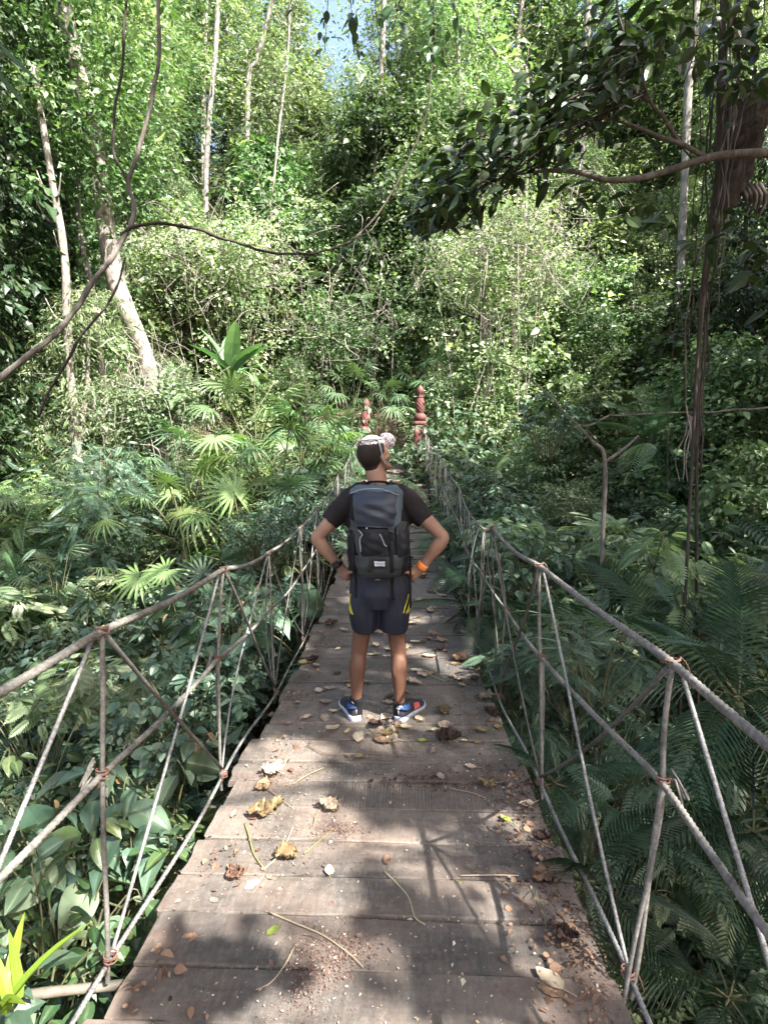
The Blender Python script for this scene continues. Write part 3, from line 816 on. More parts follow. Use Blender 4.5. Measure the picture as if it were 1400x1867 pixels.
# watch and wristband
def band(name, s, a, b, mat, r, r2, wdt):
    S, E, W = ARM[s]; d = nrm(W - E)
    c0 = W + d * a; m = MB(); P_ = np.stack([c0, c0 + d * wdt * .2, c0 + d * wdt * .8, c0 + d * wdt])
    tube(m, P_, np.array([r * .93, r, r, r * .93]), 22, r2=np.array([r2 * .93, r2, r2, r2 * .93])); return m.build(name, mat, man), c0 + d * wdt / 2, d
w, c0, d = band('wristwatch', -1, -.030, 0, WATCHM, .033, .0345, .024)
m = MB(); M_ = np.stack([d, np.cross([0, -1, 0], d), np.array([0, -1, 0])], 1); box(m, c0 + np.array([-.006, -.031, .004]), (.044, .042, .014), M_, bev=.006); m.build('watch_case', WATCHM, w)
band('wristband', 1, -.030, 0, ORANGE, .0315, .0335, .038)

# ------------------------------------------------------------------ backpack (carried: a thing of its own)
pack = empty('backpack', (0, 0, 0), 0, 'dark trekking backpack with navy lid and white tag on the hiker\'s back', 'backpack')
YB = YM - .115
zt = lambda py: PP(690, py, -.25)[2]
zrow = np.array([1054, 1051, 1044, 1030, 1010, 985, 962, 940, 915, 898, 891, 889])
cxr = np.array([691.5, 692, 692, 692, 692, 692, 691, 688, 686, 685.5, 685, 685])
hwr = np.array([.090, .118, .142, .156, .162, .164, .158, .146, .138, .128, .115, .100])
dpr = np.array([.10, .145, .175, .200, .212, .215, .215, .225, .225, .19, .13, .09])
zs = np.array([zt(v) for v in zrow]); xs_ = np.array([PP(v, 950, -.25)[0] for v in cxr])
def packring(z, grow=0.0, n=44):
    o_ = np.argsort(zs); cx_, hw, dp = (np.interp(z, zs[o_], a[o_]) for a in (xs_, hwr, dpr))
    th = np.linspace(0, 2 * np.pi, n, endpoint=False); p_ = 3.2
    k = (np.abs(np.cos(th)) ** p_ + np.abs(np.sin(th)) ** p_) ** (-1 / p_)
    x = cx_ + (hw + grow) * k * np.cos(th); y = YB - dp / 2 - (dp / 2 + grow) * k * np.sin(th)
    return np.stack([x, y, np.full(n, z)], 1)
m = MB(); zz = np.linspace(zs.min(), zs.max(), 46)
rings = np.array([packring(z) for z in zz])
V = rings.reshape(-1, 3); V = V + (nrm(V - np.array([xs_[4], YB - .1, zs[5]]))) * (.004 * vnoise(V * np.array([1, 1, 1.6]), 14, 8)[:, None])
loft(m, V.reshape(rings.shape)); pbody = m.build('pack_body', BLACK, pack)
bp = bvh(pbody)
def slab(name, mat, corners, nu=14, nv=12, lift=.006, parent=None, puff=.0, crease=0.0, bv=None):
    """padded panel sewn onto the pack: corners in photo pixels TL, TR, BR, BL"""
    A = [np.array(c, float) for c in corners]; g = []
    for v in np.linspace(0, 1, nv):
        row = []
        for u in np.linspace(0, 1, nu):
            q = (A[0] * (1 - u) + A[1] * u) * (1 - v) + (A[3] * (1 - u) + A[2] * u) * v
            b_ = (4 * u * (1 - u)) ** .5 * (4 * v * (1 - v)) ** .5
            l_ = lift + puff * b_
            if crease: l_ += crease * b_ * math.sin(u * 9 - v * 12 + 2 * math.sin(v * 5)) + crease * .6 * b_ * math.sin(v * 17 + u * 4)
            r_ = onto(bv or bp, q[0], q[1], l_)
            row.append(r_ if r_ is not None else (row[-1] if row else np.array([np.nan] * 3)))
        g.append(row)
    g = np.array(g)
    if np.isnan(g).any(): g = np.where(np.isnan(g), np.nanmean(g, axis=(0, 1)), g)
    bk_ = g + np.array([0, lift + .006, 0])
    n1 = nu * nv
    V = np.concatenate([g.reshape(-1, 3), bk_.reshape(-1, 3)]); F = []
    for j in range(nv - 1):
        for i in range(nu - 1):
            q = (j * nu + i, j * nu + i + 1, (j + 1) * nu + i + 1, (j + 1) * nu + i); F.append(q[::-1]); F.append(tuple(x + n1 for x in q))
    for i in range(nu - 1):
        for j in (0, nv - 1): F.append((j * nu + i, j * nu + i + 1, j * nu + i + 1 + n1, j * nu + i + n1))
    for j in range(nv - 1):
        for i in (0, nu - 1): F.append((j * nu + i, (j + 1) * nu + i, (j + 1) * nu + i + n1, j * nu + i + n1))
    m = MB(); m.add(V, F); o = m.build(name, mat, parent or pack)
    return o
lid = slab('lid', NAVY, [(645, 895), (727, 895), (722, 962), (650, 958)], 26, 24, .014, None, .012, .0035)
slab('lid_trim', TRIM, [(646, 890.5), (722, 890.5), (728, 901), (642.5, 902)], 24, 6, .020, lid, .004)
slab('lid_trim', TRIM, [(719, 894), (729.5, 897), (728, 950), (717, 960)], 6, 20, .018, lid, .003)
stripe_on(bp, 'lid_piping', PALE, lid, [(646, 903), (670, 898.5), (700, 900), (722, 907)], .004, .027)
slab('lid_trim', GREYB, [(642, 946), (650, 952), (655, 966), (641, 966)], 6, 6, .012, lid)
slab('lid_trim', GREYB, [(706, 952), (721, 948), (717, 972), (706, 968)], 6, 6, .012, lid)
fp = slab('front_pocket', BLACK, [(660, 964), (708, 964), (712, 1016), (660, 1013)], 18, 18, .012, None, .014, .004)
stripe_on(bp, 'pocket_hem', GREYB, fp, [(676, 1012.5), (688, 1013), (701, 1010)], .004, .024)
slab('side_wing', GREYB, [(645, 966), (655, 964), (664, 975), (657, 985)], 8, 8, .012)
slab('side_wing', GREYB, [(646, 968), (658, 980), (659, 1014), (652, 1006)], 8, 12, .011)
slab('side_wing', GREYB, [(694, 975), (706, 966), (712, 998), (706, 1003)], 8, 10, .013)
stripe_on(bp, 'reflective_edge', PALE, pack, [(656, 966), (662.5, 974), (658, 983), (660, 1004)], .0045, .020)
stripe_on(bp, 'reflective_edge', PALE, pack, [(694, 973), (699, 987), (704, 996)], .0045, .024)
slab('base_panel', GREYB, [(647, 1012), (735, 1012), (729, 1050), (655, 1050)], 26, 16, .009, None, .008, .0015)
tg = slab('tag_patch', BLACK, [(678, 1017), (705, 1017), (705, 1033), (678, 1033)], 8, 6, .021, None, .0)
slab('white_tag', WHITE, [(682.5, 1021), (702.5, 1020.5), (702.5, 1028), (683, 1029)], 8, 5, .026, tg)
stripe_on(bp, 'tag_print', GREYB, tg, [(686, 1024.6), (692, 1024.5), (698, 1024.3)], .0016, .0275)
slab('side_pocket', BLACK, [(722, 962), (743, 958), (745, 1012), (724, 1018)], 10, 14, .010, None, .016, .004)
slab('side_pocket', BLACK, [(636, 975), (647, 970), (650, 1040), (639, 1038)], 8, 14, .010, None, .012, .004)
slab('pocket_panel', GREYB, [(721, 950), (738, 952), (736, 975), (722, 975)], 8, 8, .013, None, .006, .002)
# cord with a toggle, buckle, webbing
m = MB(); th = np.linspace(0, 2 * np.pi, 20)
P_ = [onto(bp, 674.5 + 2.6 * math.sin(q), 1034 - 5 * math.cos(q), .020) for q in th]; tube(m, np.array(P_), .002, 6, cap=False); tube(m, np.array([onto(bp, x, y, .020) for x, y in ((673, 1012), (675, 1021), (674.5, 1029))]), .002, 6); m.build('drawcord', BLACK, pack)
m = MB(); ell(m, onto(bp, 670.5, 960, .034), (.0045, .0045, .0045)); m.build('buckle_stud', WHITE, pack)
def webbing(pts, w=.018):
    m = MB(); P_ = smoothpath(pts, 22); T_, U_, W_ = frames(P_)
    X = np.array([1.0, 0, 0]); S_ = nrm(X - T_ * (T_ @ X)[:, None]); N_ = np.cross(T_, S_)
    rg = np.stack([P_ - S_ * w / 2 - N_ * .0012, P_ + S_ * w / 2 - N_ * .0012, P_ + S_ * w / 2 + N_ * .0012, P_ - S_ * w / 2 + N_ * .0012], 1)
    loft(m, rg); m.build('webbing_strap', BLACK, pack)
def OP(x, y, l): 
    q = onto(bp, x, y, l); return q if q is not None else PP(x, y, -.17)
webbing([OP(713, 985, .022), OP(713.5, 1010, .026), OP(714, 1035, .024), PP(714.5, 1056, -.20), PP(715.5, 1075, -.165), PP(717, 1094, -.150)])
webbing([OP(648, 975, .02), OP(647, 1005, .022), OP(648, 1035, .022), PP(649, 1056, -.19), PP(648.5, 1072, -.160), PP(649, 1089, -.150)], .014)
webbing([PP(744.5, 985, -.16), PP(747, 1015, -.15), PP(748, 1040, -.13), PP(748, 1075, -.10), PP(748, 1108, -.085)], .012)
# shoulder straps over to the chest, hip belt
for s in (-1, 1):
    m = MB(); P_ = smoothpath([PP(688 + s * 24, 895, -.13), PP(688 + s * 23, 885.5, -.075), PP(688 + s * 25, 884, -.01), PP(688 + s * 30, 895, .075), PP(689 + s * 34, 925, .135), PP(690 + s * 40, 965, .120), PP(690 + s * 49, 1000, .03), PP(690 + s * 46, 1015, -.10)], 40)
    tube(m, P_, .010, 12, r2=.026); m.build('shoulder_strap', BLACK, pack)
    webbing([PP(688 + s * 20, 892, -.14), PP(688 + s * 21, 886, -.11), PP(688 + s * 23, 883.5, -.06)], .016)
m = MB(); th = np.linspace(-.28 * np.pi, 1.28 * np.pi, 40)
tube(m, np.stack([hipC[0] + .180 * np.cos(th), hipC[1] + .138 * np.sin(th), np.full(40, hipC[2] + .045)], 1), .006, 10, r2=.020); m.build('hip_belt', BLACK, pack)
webbing([OP(677, 891, .01), PP(680, 885, -.20), PP(690, 884, -.20), OP(694, 891, .01)], .012)
# ------------------------------------------------------------------ terrain
def gz(X, Y):
    X = np.asarray(X, float); Y = np.asarray(Y, float)
    yc = 5.0 - .22 * X
    depth = np.interp(X, [-9, -4, -1, 1, 3, 6], [-.9, -1.5, -1.9, -2.6, -3.0, -2.2])
    near = np.clip((yc - Y) / 6.0, 0, 1); far = np.clip((Y - yc) / 9.0, 0, 1)
    h = depth * (1 - near ** 1.6) + (-1.15) * near ** 1.6
    hf = depth * (1 - far ** 1.35) + 1.15 * far ** 1.35
    h = np.where(Y > yc, hf, h)
    h = h + np.clip(-X - 5, 0, 60) ** 1.15 * .28 * np.clip(Y / 8, .2, 1) + np.clip(X - 4.2, 0, 60) ** 1.1 * .42
    h = h + .60 * np.clip(Y - 16, 0, 22) + .35 * np.clip(Y - 38, 0, 60)
    h = h - .05 * np.clip(-Y - 4, 0, 50)
    # level landing behind the camera and beyond the posts
    w = np.exp(-((X / 1.6) ** 4)) * np.clip((-.3 - Y) / 1.0, 0, 1); h = h * (1 - w) + .0 * w - .12 * w
    w = np.exp(-(((X + .2) / 1.3) ** 4)) * np.clip((Y - 14.0) / .8, 0, 1) * np.clip((19 - Y) / 2, 0, 1); h = h * (1 - w) + (1.5) * w
    P = np.stack([X, Y], -1)
    return h + .16 * vnoise(P, .55, 21, 3) + .05 * vnoise(P, 2.4, 22, 2)
tx = np.concatenate([np.linspace(-90, -14, 24)[:-1], np.linspace(-14, 14, 170), np.linspace(14, 90, 24)[1:]])
ty = np.concatenate([np.linspace(-70, -4, 18)[:-1], np.linspace(-4, 24, 170), np.linspace(24, 130, 40)[1:]])
XX, YY = np.meshgrid(tx, ty, indexing='ij'); ZZ = gz(XX, YY)
n1, n2 = XX.shape
m = MB(); i = np.arange(n1 - 1)[:, None] * n2; j = np.arange(n2 - 1)[None, :]
m.add(np.stack([XX, YY, ZZ], -1).reshape(-1, 3), np.stack([i + j, i + n2 + j, i + n2 + j + 1, i + j + 1], -1).reshape(-1, 4))
t = NT('forest_soil')
n_1 = t.noise(1.1, None, 6, .65); n_2 = t.noise(16, None, 6, .7); n_3 = t.noise(70, None, 3, .6)
c = t.ramp(n_2, [(.3, (.030, .019, .012)), (.5, (.075, .050, .033)), (.7, (.15, .105, .070))])
c = t.mix(t.ramp(n_1, [(.45, (0,) * 3), (.7, (.7,) * 3)]), c, (.16, .105, .075))
c = t.mix(t.ramp(n_3, [(.6, (0,) * 3), (.7, (.6,) * 3)]), c, (.20, .15, .09))
SOIL = t.end(t.bsdf(c, .95, t.bump(t.math('ADD', n_2, n_3), .9, .03)))
g = m.build('ground', SOIL); tag(g, 'brown leaf strewn soil of the gully banks and hillside', kind='structure')
# ------------------------------------------------------------------ leaf templates: x across, y along, z out of the blade
def T_diamond(w=.5, fold=.10, droop=.18):
    return np.array([(0, 0, 0), (-w / 2, .45, fold - droop * .2), (w / 2, .45, fold - droop * .2), (0, 1, -droop), (0, .45, -droop * .2)]), \
        [np.array([(0, 4, 1), (4, 3, 1), (0, 2, 4), (4, 2, 3)])]
def T_ovate(w=.5, fold=.07, droop=.2, rows=((.0, .04), (.18, .72), (.4, 1.0), (.65, .80), (.85, .38), (1.0, .0)), wave=0.0, cols=1):
    V = []; F = []; nc = 2 * cols + 1
    for y, ww in rows:
        for c in range(-cols, cols + 1):
            x = c / cols * ww * w / 2
            V.append((x, y, abs(c / cols) ** 1.3 * fold * ww - droop * y * y + wave * math.sin(y * 16 + c) * abs(c / cols) * w))
    for r in range(len(rows) - 1):
        for c in range(nc - 1):
            F.append((r * nc + c, r * nc + c + 1, (r + 1) * nc + c + 1, (r + 1) * nc + c))
    return np.array(V), [np.array(F)]
def T_merge(parts):
    V, by, n = [], {}, 0
    for v, fs in parts:
        V.append(v)
        for f in fs: by.setdefault(f.shape[1], []).append(f + n)
        n += len(v)
    return np.vstack(V), [np.vstack(x) for x in by.values()]
def T_xf(tp, origin, d, nrm_, L):
    v, f = tp
    d = np.asarray(d, float); d /= np.linalg.norm(d); s = np.cross(d, nrm_); s /= np.linalg.norm(s); n_ = np.cross(s, d)
    return np.asarray(origin) + L * (v[:, :1] * s + v[:, 1:2] * d + v[:, 2:3] * n_), f
def T_pinnate(n=11, ll=.30, w=.42, droop=.25, base=.12, leaf=None, ang=62, taper=True):
    """one feather leaf: a thin rachis with paired leaflets"""
    parts = []; lf = leaf or T_diamond(w, .06, .12)
    for k in range(n):
        y = base + (1 - base) * k / (n - 1 + .6); z = -droop * y * y
        l_ = ll * (math.sin(math.pi * (.18 + .78 * k / n)) ** .6 if taper else 1)
        for s in (-1, 1):
            a = R(ang - 22 * k / n)
            parts.append(T_xf(lf, (0, y, z), (s * math.sin(a), math.cos(a), -.10), (0, 0, 1), l_))
    parts.append(T_xf(lf, (0, .97, -droop * .94), (0, 1, -.4), (0, 0, 1), ll * .7))
    ys = np.linspace(0, 1, 6); r_ = .008
    V = np.array([(sx * r_ * (1.3 - y), y, -droop * y * y - .004 + (0 if sx else .0)) for y in ys for sx in (-1, 1)])
    parts.append((V, [np.array([(2 * q, 2 * q + 1, 2 * q + 3, 2 * q + 2) for q in range(5)])]))
    return T_merge(parts)
def T_blade(w=.1, droop=.5, n=6):
    rows = [(y, math.sin(math.pi * min(1, .12 + .88 * (1 - y) ** .8)) ** .6 if y > .05 else .5) for y in np.linspace(0, 1, n)]
    rows = [(y, min(1, .45 + y * 3) * (1 - y ** 3)) for y in np.linspace(0, 1, n)]
    return T_ovate(w, .03, droop, rows)
def T_fan(n=15, spread=290, split=.32, droop=.35, seed=0):
    """fan palm blade: pleated ribs out of one hub, parted towards the tips"""
    r = np.random.default_rng(seed); parts = []
    for k in range(n):
        a = R(-spread / 2 + spread * (k + .5) / n); wd = R(spread / n) * .46
        L = (1 - .22 * abs(k - (n - 1) / 2) / (n / 2)) * r.uniform(.9, 1.05); dr = droop * r.uniform(.6, 1.5)
        V, F = [], []
        for q, (y, ww) in enumerate(((.03, .9), (.30, .95), (.55, .80), (.80, .45), (1.0, .06))):
            rr = y * L; hw = rr * math.tan(wd) if y <= split else (split * L * math.tan(wd) * (1 + .9 * (y - split) / (1 - split))) * ww * 1.35
            z = -dr * y ** 2.6 * .6; y2 = rr * (1 - .14 * dr * y * y)
            for c in (-1, 0, 1):
                x = c * hw; zz = z + (-.05 * hw * 6 if c == 0 else 0)
                V.append((x * math.cos(a) + y2 * math.sin(a), -x * math.sin(a) + y2 * math.cos(a), zz))
        for q in range(4):
            for c in range(2): F.append((q * 3 + c, q * 3 + c + 1, q * 3 + 4 + c, q * 3 + 3 + c))
        parts.append((np.array(V), [np.array(F)]))
    return T_merge(parts)

def place(mb, tp, P, D, N, L, W=1.0, tint=.5, mat=0, smooth=False):
    v, fs = tp[:2]; dt = tp[2] if len(tp) > 2 else None
    P, D, N = (np.asarray(a, float).reshape(-1, 3) for a in (P, D, N)); n = len(P)
    if n == 0: return
    D = nrm(D); S = nrm(np.cross(D, N)); N = np.cross(S, D)
    L = np.broadcast_to(np.asarray(L, float), (n,))[:, None, None]; W = np.broadcast_to(np.asarray(W, float), (n,))[:, None, None]
    V = P[:, None] + L * (W * v[None, :, :1] * S[:, None] + v[None, :, 1:2] * D[:, None] + v[None, :, 2:3] * N[:, None])
    T = np.broadcast_to(np.asarray(tint, float), (n,)).repeat(len(v))
    if dt is not None: T = np.clip(T + np.tile(dt, n), 0, 1)
    base = mb.n; k = len(v); o = (np.arange(n) * k)[:, None, None]
    mb.V.append(V.reshape(-1, 3).astype(np.float32)); mb.T.append(T.astype(np.float32)); mb.n += n * k
    for f in fs: mb.F.append(((f[None] + o).reshape(-1, f.shape[1]) + base, mat, smooth))

DIA = T_diamond(.46); DIAW = T_diamond(.62, .08, .22); NAR = T_diamond(.24, .05, .3)
OVA = T_ovate(.46, .06, .22); OVW = T_ovate(.66, .07, .25)
HERO = T_ovate(.58, .10, .28, ((0, .03), (.08, .52), (.2, .86), (.36, 1.0), (.52, .93), (.68, .72), (.82, .44), (.92, .2), (1, 0)), .012, 3)
HEART = T_ovate(.74, .10, .34, ((-.06, .30), (0, .62), (.10, .90), (.24, 1.0), (.42, .86), (.60, .60), (.76, .34), (.9, .12), (1.05, 0)), .014, 3)
def rib(tp, cols):
    nc = 2 * cols + 1; return tp[0], tp[1], np.where(np.arange(len(tp[0])) % nc == cols, .55, -.08 * (np.arange(len(tp[0])) // nc % 2))
HERO = rib(HERO, 3); HEART = rib(HEART, 3)
PIN = T_pinnate(); PINF = T_pinnate(15, .20, .34, .35, .1, None, 70)
FROND = [T_pinnate(24, .36, 1, d, .14, T_blade(.058, .45, 5), 58) for d in (.45, .65, .9)]
FANS = [T_fan(18, 300, .20, .35, 1), T_fan(16, 270, .18, .65, 2), T_fan(20, 325, .22, .5, 3), T_fan(14, 270, .15, 1.1, 4)]
BLADE = T_blade(.16, .45, 7); BANANA = T_ovate(.26, .05, .35, ((0, .1), (.08, .5), (.2, .85), (.4, 1), (.6, .95), (.8, .7), (.93, .35), (1, 0)), .006, 2)

# ------------------------------------------------------------------ foliage materials (leaf colours, some with sun and shade tones painted in)
L_MID = leafmat('leaf_mid', (.058, .108, .040), (.122, .185, .074), (.27, .33, .17))
L_LIGHT = leafmat('leaf_light', (.095, .148, .066), (.20, .258, .140), (.41, .45, .30), .46, .36)  # palest tints stand in for sunlit highlights on the leaves
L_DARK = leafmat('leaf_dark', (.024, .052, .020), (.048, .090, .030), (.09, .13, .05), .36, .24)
L_CLAD = leafmat('leaf_creeper', (.056, .096, .034), (.105, .150, .054), (.21, .25, .11), .38, .30)
L_BLUE = leafmat('leaf_shade_bluish', (.056, .102, .062), (.098, .155, .094), (.20, .26, .18), .38, .25)  # blue cast of shaded foliage is put into the leaf colour
L_PALM = leafmat('leaf_palm', (.065, .125, .055), (.125, .200, .095), (.24, .31, .19), .38, .28)
L_LIME = leafmat('leaf_lime', (.11, .20, .02), (.19, .31, .035), (.26, .36, .06), .4, .45)
B_WHITE = None
L_BIG = leafmat('leaf_broad', (.052, .092, .054), (.094, .142, .084), (.20, .24, .16), .36, .22, dry=.3)
L_DRY = leafmat('leaf_dry', (.16, .10, .05), (.28, .20, .11), (.36, .29, .18), .6, .2)
def barkmat(name, a, b, c, sc1=5, streak=(3, 3, .5), bump=.5):
    t = NT(name); n1 = t.noise(sc1, None, 6, .7, streak); n2 = t.noise(3, None, 3, .6); n3 = t.noise(45, None, 3, .6, (1, 1, .4))
    col = t.ramp(n1, [(.28, a), (.52, b), (.72, c)]); col = t.mix(t.ramp(n2, [(.52, (0,) * 3), (.66, (.55,) * 3)]), col, tuple(x * .5 for x in a))
    return t.end(t.bsdf(col, .85, t.bump(t.math('ADD', n1, t.math('MULTIPLY', n3, .4)), bump, .03), spec=.2))
B_PALE = barkmat('bark_pale', (.10, .085, .07), (.27, .24, .21), (.46, .43, .39), 7, (3, 3, .8), .8)
B_WHITE = barkmat('bark_white', (.09, .08, .07), (.22, .20, .175), (.40, .375, .34), 7, (3, 3, .7), .6)
B_GREY = barkmat('bark_grey', (.07, .06, .05), (.15, .13, .11), (.26, .23, .20), 8)
B_DARK = barkmat('bark_dark', (.022, .018, .014), (.055, .045, .035), (.10, .085, .07), 9)
STEM = barkmat('green_stem', (.05, .055, .025), (.10, .10, .05), (.17, .15, .09), 12)

def rdir(r, n, zb=0.0, zs=1.0):
    v = r.normal(size=(n, 3)); v[:, 2] = v[:, 2] * zs + zb; return nrm(v)

def spray_leaves(mb, r, C, rad, n_each, L, tp, tintc, flat=.7, hang=.25, lsd=.25, mat=0, out=None):
    """clumps: leaves round each centre C, tips outward and hanging, blades mostly facing up and out"""
    m = len(C); k = n_each; n = m * k
    cidx = np.repeat(np.arange(m), k)
    off = r.normal(size=(n, 3)) * np.array([1, 1, flat]); off *= (np.repeat(np.broadcast_to(rad, (m,)), k) * .55)[:, None]
    P = C[cidx] + off
    D = nrm(off) * .8 + r.normal(size=(n, 3)) * .5; D[:, 2] = D[:, 2] * .5 - hang
    if out is not None: D += out[cidx] * .35
    N = np.array([0, 0, .55]) + r.normal(size=(n, 3)) * .5 + nrm(off) * .45 + (out[cidx] * .55 if out is not None else 0)
    Lr = L * np.exp(r.normal(size=n) * lsd)
    tint = np.clip(np.repeat(tintc, k) + r.normal(size=n) * .22, 0, 1)
    place(mb, tp, P, D, N, Lr, 1.0, tint, mat)

def proto_tree(seed, H, Rc, z0, nb, per, leafL, leaf, lm, bark, rtrunk, lean=(0, 0), clump=.55, top=.25, shape='oval', hang=.25, limbs=14, tp2=None, lsd=.52):
    """a tree: bent tapered trunk with limbs, and a crown of leaf sprays with gaps"""
    r = np.random.default_rng(seed)
    tr = MB(); cr = MB()
    z = np.linspace(0, H * .97, 16)
    wob = np.stack([np.sin(z / H * 5 + r.uniform(0, 6)), np.sin(z / H * 4 + r.uniform(0, 6))], 1) * .018 * H
    path = np.stack([lean[0] * z + wob[:, 0] - wob[0, 0], lean[1] * z + wob[:, 1] - wob[0, 1], z], 1); path[0, 2] = -.3
    tube(tr, path, rtrunk * (1.15 - .95 * (z / H) ** 1.1) * (1 + .5 * np.exp(-z * 2.2)), 9, tint=r.uniform(0, 1))
    tz = r.uniform(0, 1, nb) ** (.85 if shape == 'oval' else 1.0)
    zz = z0 * H + (1 - z0) * H * tz
    if shape == 'oval': pr_ = np.sin(np.pi * (.12 + .83 * tz)) ** .7
    elif shape == 'umbrella': pr_ = np.clip(tz * 1.5, .15, 1) * (1 - .3 * tz)
    else: pr_ = np.full(nb, .9) * r.uniform(.6, 1.1, nb)
    ang = r.uniform(0, 2 * np.pi, nb) ; lob = 1 + .35 * np.sin(ang * 3 + seed) * np.sin(tz * 7 + seed)
    rad = Rc * pr_ * np.sqrt(r.uniform(.08, 1, nb)) * lob
    ax = np.stack([np.interp(zz, path[:, 2], path[:, 0]), np.interp(zz, path[:, 2], path[:, 1])], 1)
    C = np.stack([ax[:, 0] + rad * np.cos(ang), ax[:, 1] + rad * np.sin(ang), zz], 1)
    out = np.stack([np.cos(ang), np.sin(ang), np.zeros(nb)], 1)
    tc = np.clip(.42 + .26 * r.normal(size=nb), 0, 1)
    spray_leaves(cr, r, C, clump * r.uniform(.55, 1.25, nb), per, leafL, leaf, tc, .6, hang, lsd, out=out)
    if tp2 is not None: spray_leaves(cr, r, C[::3] + r.normal(size=(len(C[::3]), 3)) * .2, clump, max(3, per // 5), leafL * 1.75, tp2, tc[::3], .8, hang, .3, out=out[::3])
    for q in r.choice(nb, min(limbs, nb), replace=False):
        zb = max(.15 * H, zz[q] - r.uniform(.25, .6) * (rad[q] + .4)); b = np.array([np.interp(zb, path[:, 2], path[:, 0]), np.interp(zb, path[:, 2], path[:, 1]), zb])
        mid_ = (b + C[q]) / 2 + np.array([0, 0, .12 * rad[q]]) + r.normal(size=3) * .08
        rt = rtrunk * (1.1 - .9 * zb / H)
        tube(tr, smoothpath([b, mid_, C[q]], 7), np.linspace(max(.012, rt * .45), .006, 7), 5)
    # twigs through the crown
    for q in r.choice(nb, min(nb, limbs * 4), replace=False):
        a = C[q] - out[q] * r.uniform(.2, .6) + np.array([0, 0, -r.uniform(0, .3)]); tube(tr, smoothpath([a, (a + C[q]) / 2 + r.normal(size=3) * .06, C[q] + out[q] * .25], 4), np.linspace(.010, .003, 4), 4, cap=False)
    return [('trunk', tr.mesh('trunk', bark)), ('crown', cr.mesh('crown', lm))]

def proto_shrub(seed, H, Rc, nst, nleaf, leafL, tp, lm, lsd=.3, up=.35, hang=.3, stemr=.008, W=1.0, dead=0):
    """many stemmed shrub with leaves set along its shoots"""
    r = np.random.default_rng(seed); st = MB(); lf = MB(); P, D, N, tt = [], [], [], []
    for k in range(nst):
        a = r.uniform(0, 6.283); rr = Rc * math.sqrt(r.uniform(.05, 1)); h = H * r.uniform(.55, 1.05) * (1 - .35 * (rr / Rc) ** 2)
        e = np.array([rr * math.cos(a), rr * math.sin(a), h]); b = e * np.array([.18, .18, 0]) + np.array([0, 0, -.1])
        p = smoothpath([b, (b + e) / 2 + np.array([0, 0, .12 * H]) + r.normal(size=3) * .06 * H, e, e + np.array([math.cos(a) * .1 * Rc, math.sin(a) * .1 * Rc, -.06 * H])], 12)
        tube(st, p, np.linspace(stemr, stemr * .35, 12), 5, cap=False, tint=r.uniform())
        m = max(3, int(nleaf / nst)); s = r.uniform(.25, 1, m) ** .7
        q = np.stack([np.interp(s * 11, range(12), p[:, c]) for c in range(3)], 1)
        az = r.uniform(0, 6.283, m); d = np.stack([np.cos(az), np.sin(az), r.normal(size=m) * .3 - hang], 1)
        twig = r.uniform(.02, .16, m) * Rc
        P.append(q + d * twig[:, None] + r.normal(size=(m, 3)) * .03 * Rc); D.append(d + np.array([math.cos(a), math.sin(a), 0]) * .35)
        N.append(np.array([0, 0, 1]) + r.normal(size=(m, 3)) * up); tt.append(np.clip(r.uniform(.1, .75) + r.normal(size=m) * .26, 0, 1))
    P, D, N, tt = np.vstack(P), np.vstack(D), np.vstack(N), np.concatenate(tt)
    place(lf, tp, P, D, N, leafL * np.exp(r.normal(size=len(P)) * lsd), W, tt)
    out = [('stem', st.mesh('stem', STEM)), ('foliage', lf.mesh('foliage', lm))]
    if dead:
        dl = MB(); k = r.choice(len(P), dead, replace=False); D2 = D[k].copy(); D2[:, 2] -= 1.2
        place(dl, tp, P[k] + r.normal(size=(dead, 3)) * .05, D2, N[k] + r.normal(size=(dead, 3)) * .6, leafL * r.uniform(.5, .9, dead), .7, r.uniform(size=dead)); out.append(('dead_leaves', dl.mesh('dead_leaves', L_DRY)))
    return out

def proto_fanpalm(seed, H, nf, fr, lm=None):
    r = np.random.default_rng(seed); st = MB(); lf = MB()
    tube(st, [(0, 0, -.2), (0.01, 0, H * .25), (0.02, .01, H * .5)], [.045, .04, .035], 8)
    for k in range(nf):
        a = k * 2.4 + r.uniform(-.3, .3); t_ = k / max(1, nf - 1); el = R(80 - 75 * t_ + r.normal() * 8)
        L = H * .55 * r.uniform(.8, 1.15); b = np.array([.02, .01, H * .48]); d = np.array([math.cos(a) * math.cos(el), math.sin(a) * math.cos(el), math.sin(el)])
        e = b + d * L + np.array([0, 0, -.12 * L * t_])
        p = smoothpath([b, b + d * L * .5 + np.array([0, 0, .04]), e], 8); tube(st, p, np.linspace(.010, .006, 8), 5, cap=False)
        dd = d + np.array([0, 0, -.55 - .5 * t_]); N = np.array([-d[0] * .55, -d[1] * .55, 1.0]) + r.normal(size=3) * .2
        N = np.array([d[0] * .35, d[1] * .35, 1.0]) + r.normal(size=3) * .25
        place(lf, FANS[(k + seed) % 4], e, dd, N, fr * r.uniform(.8, 1.15), 1.0, np.clip(r.normal() * .25 + .5, 0, 1))
    return [('stem', st.mesh('stem', STEM)), ('fronds', lf.mesh('fronds', lm or L_PALM))]

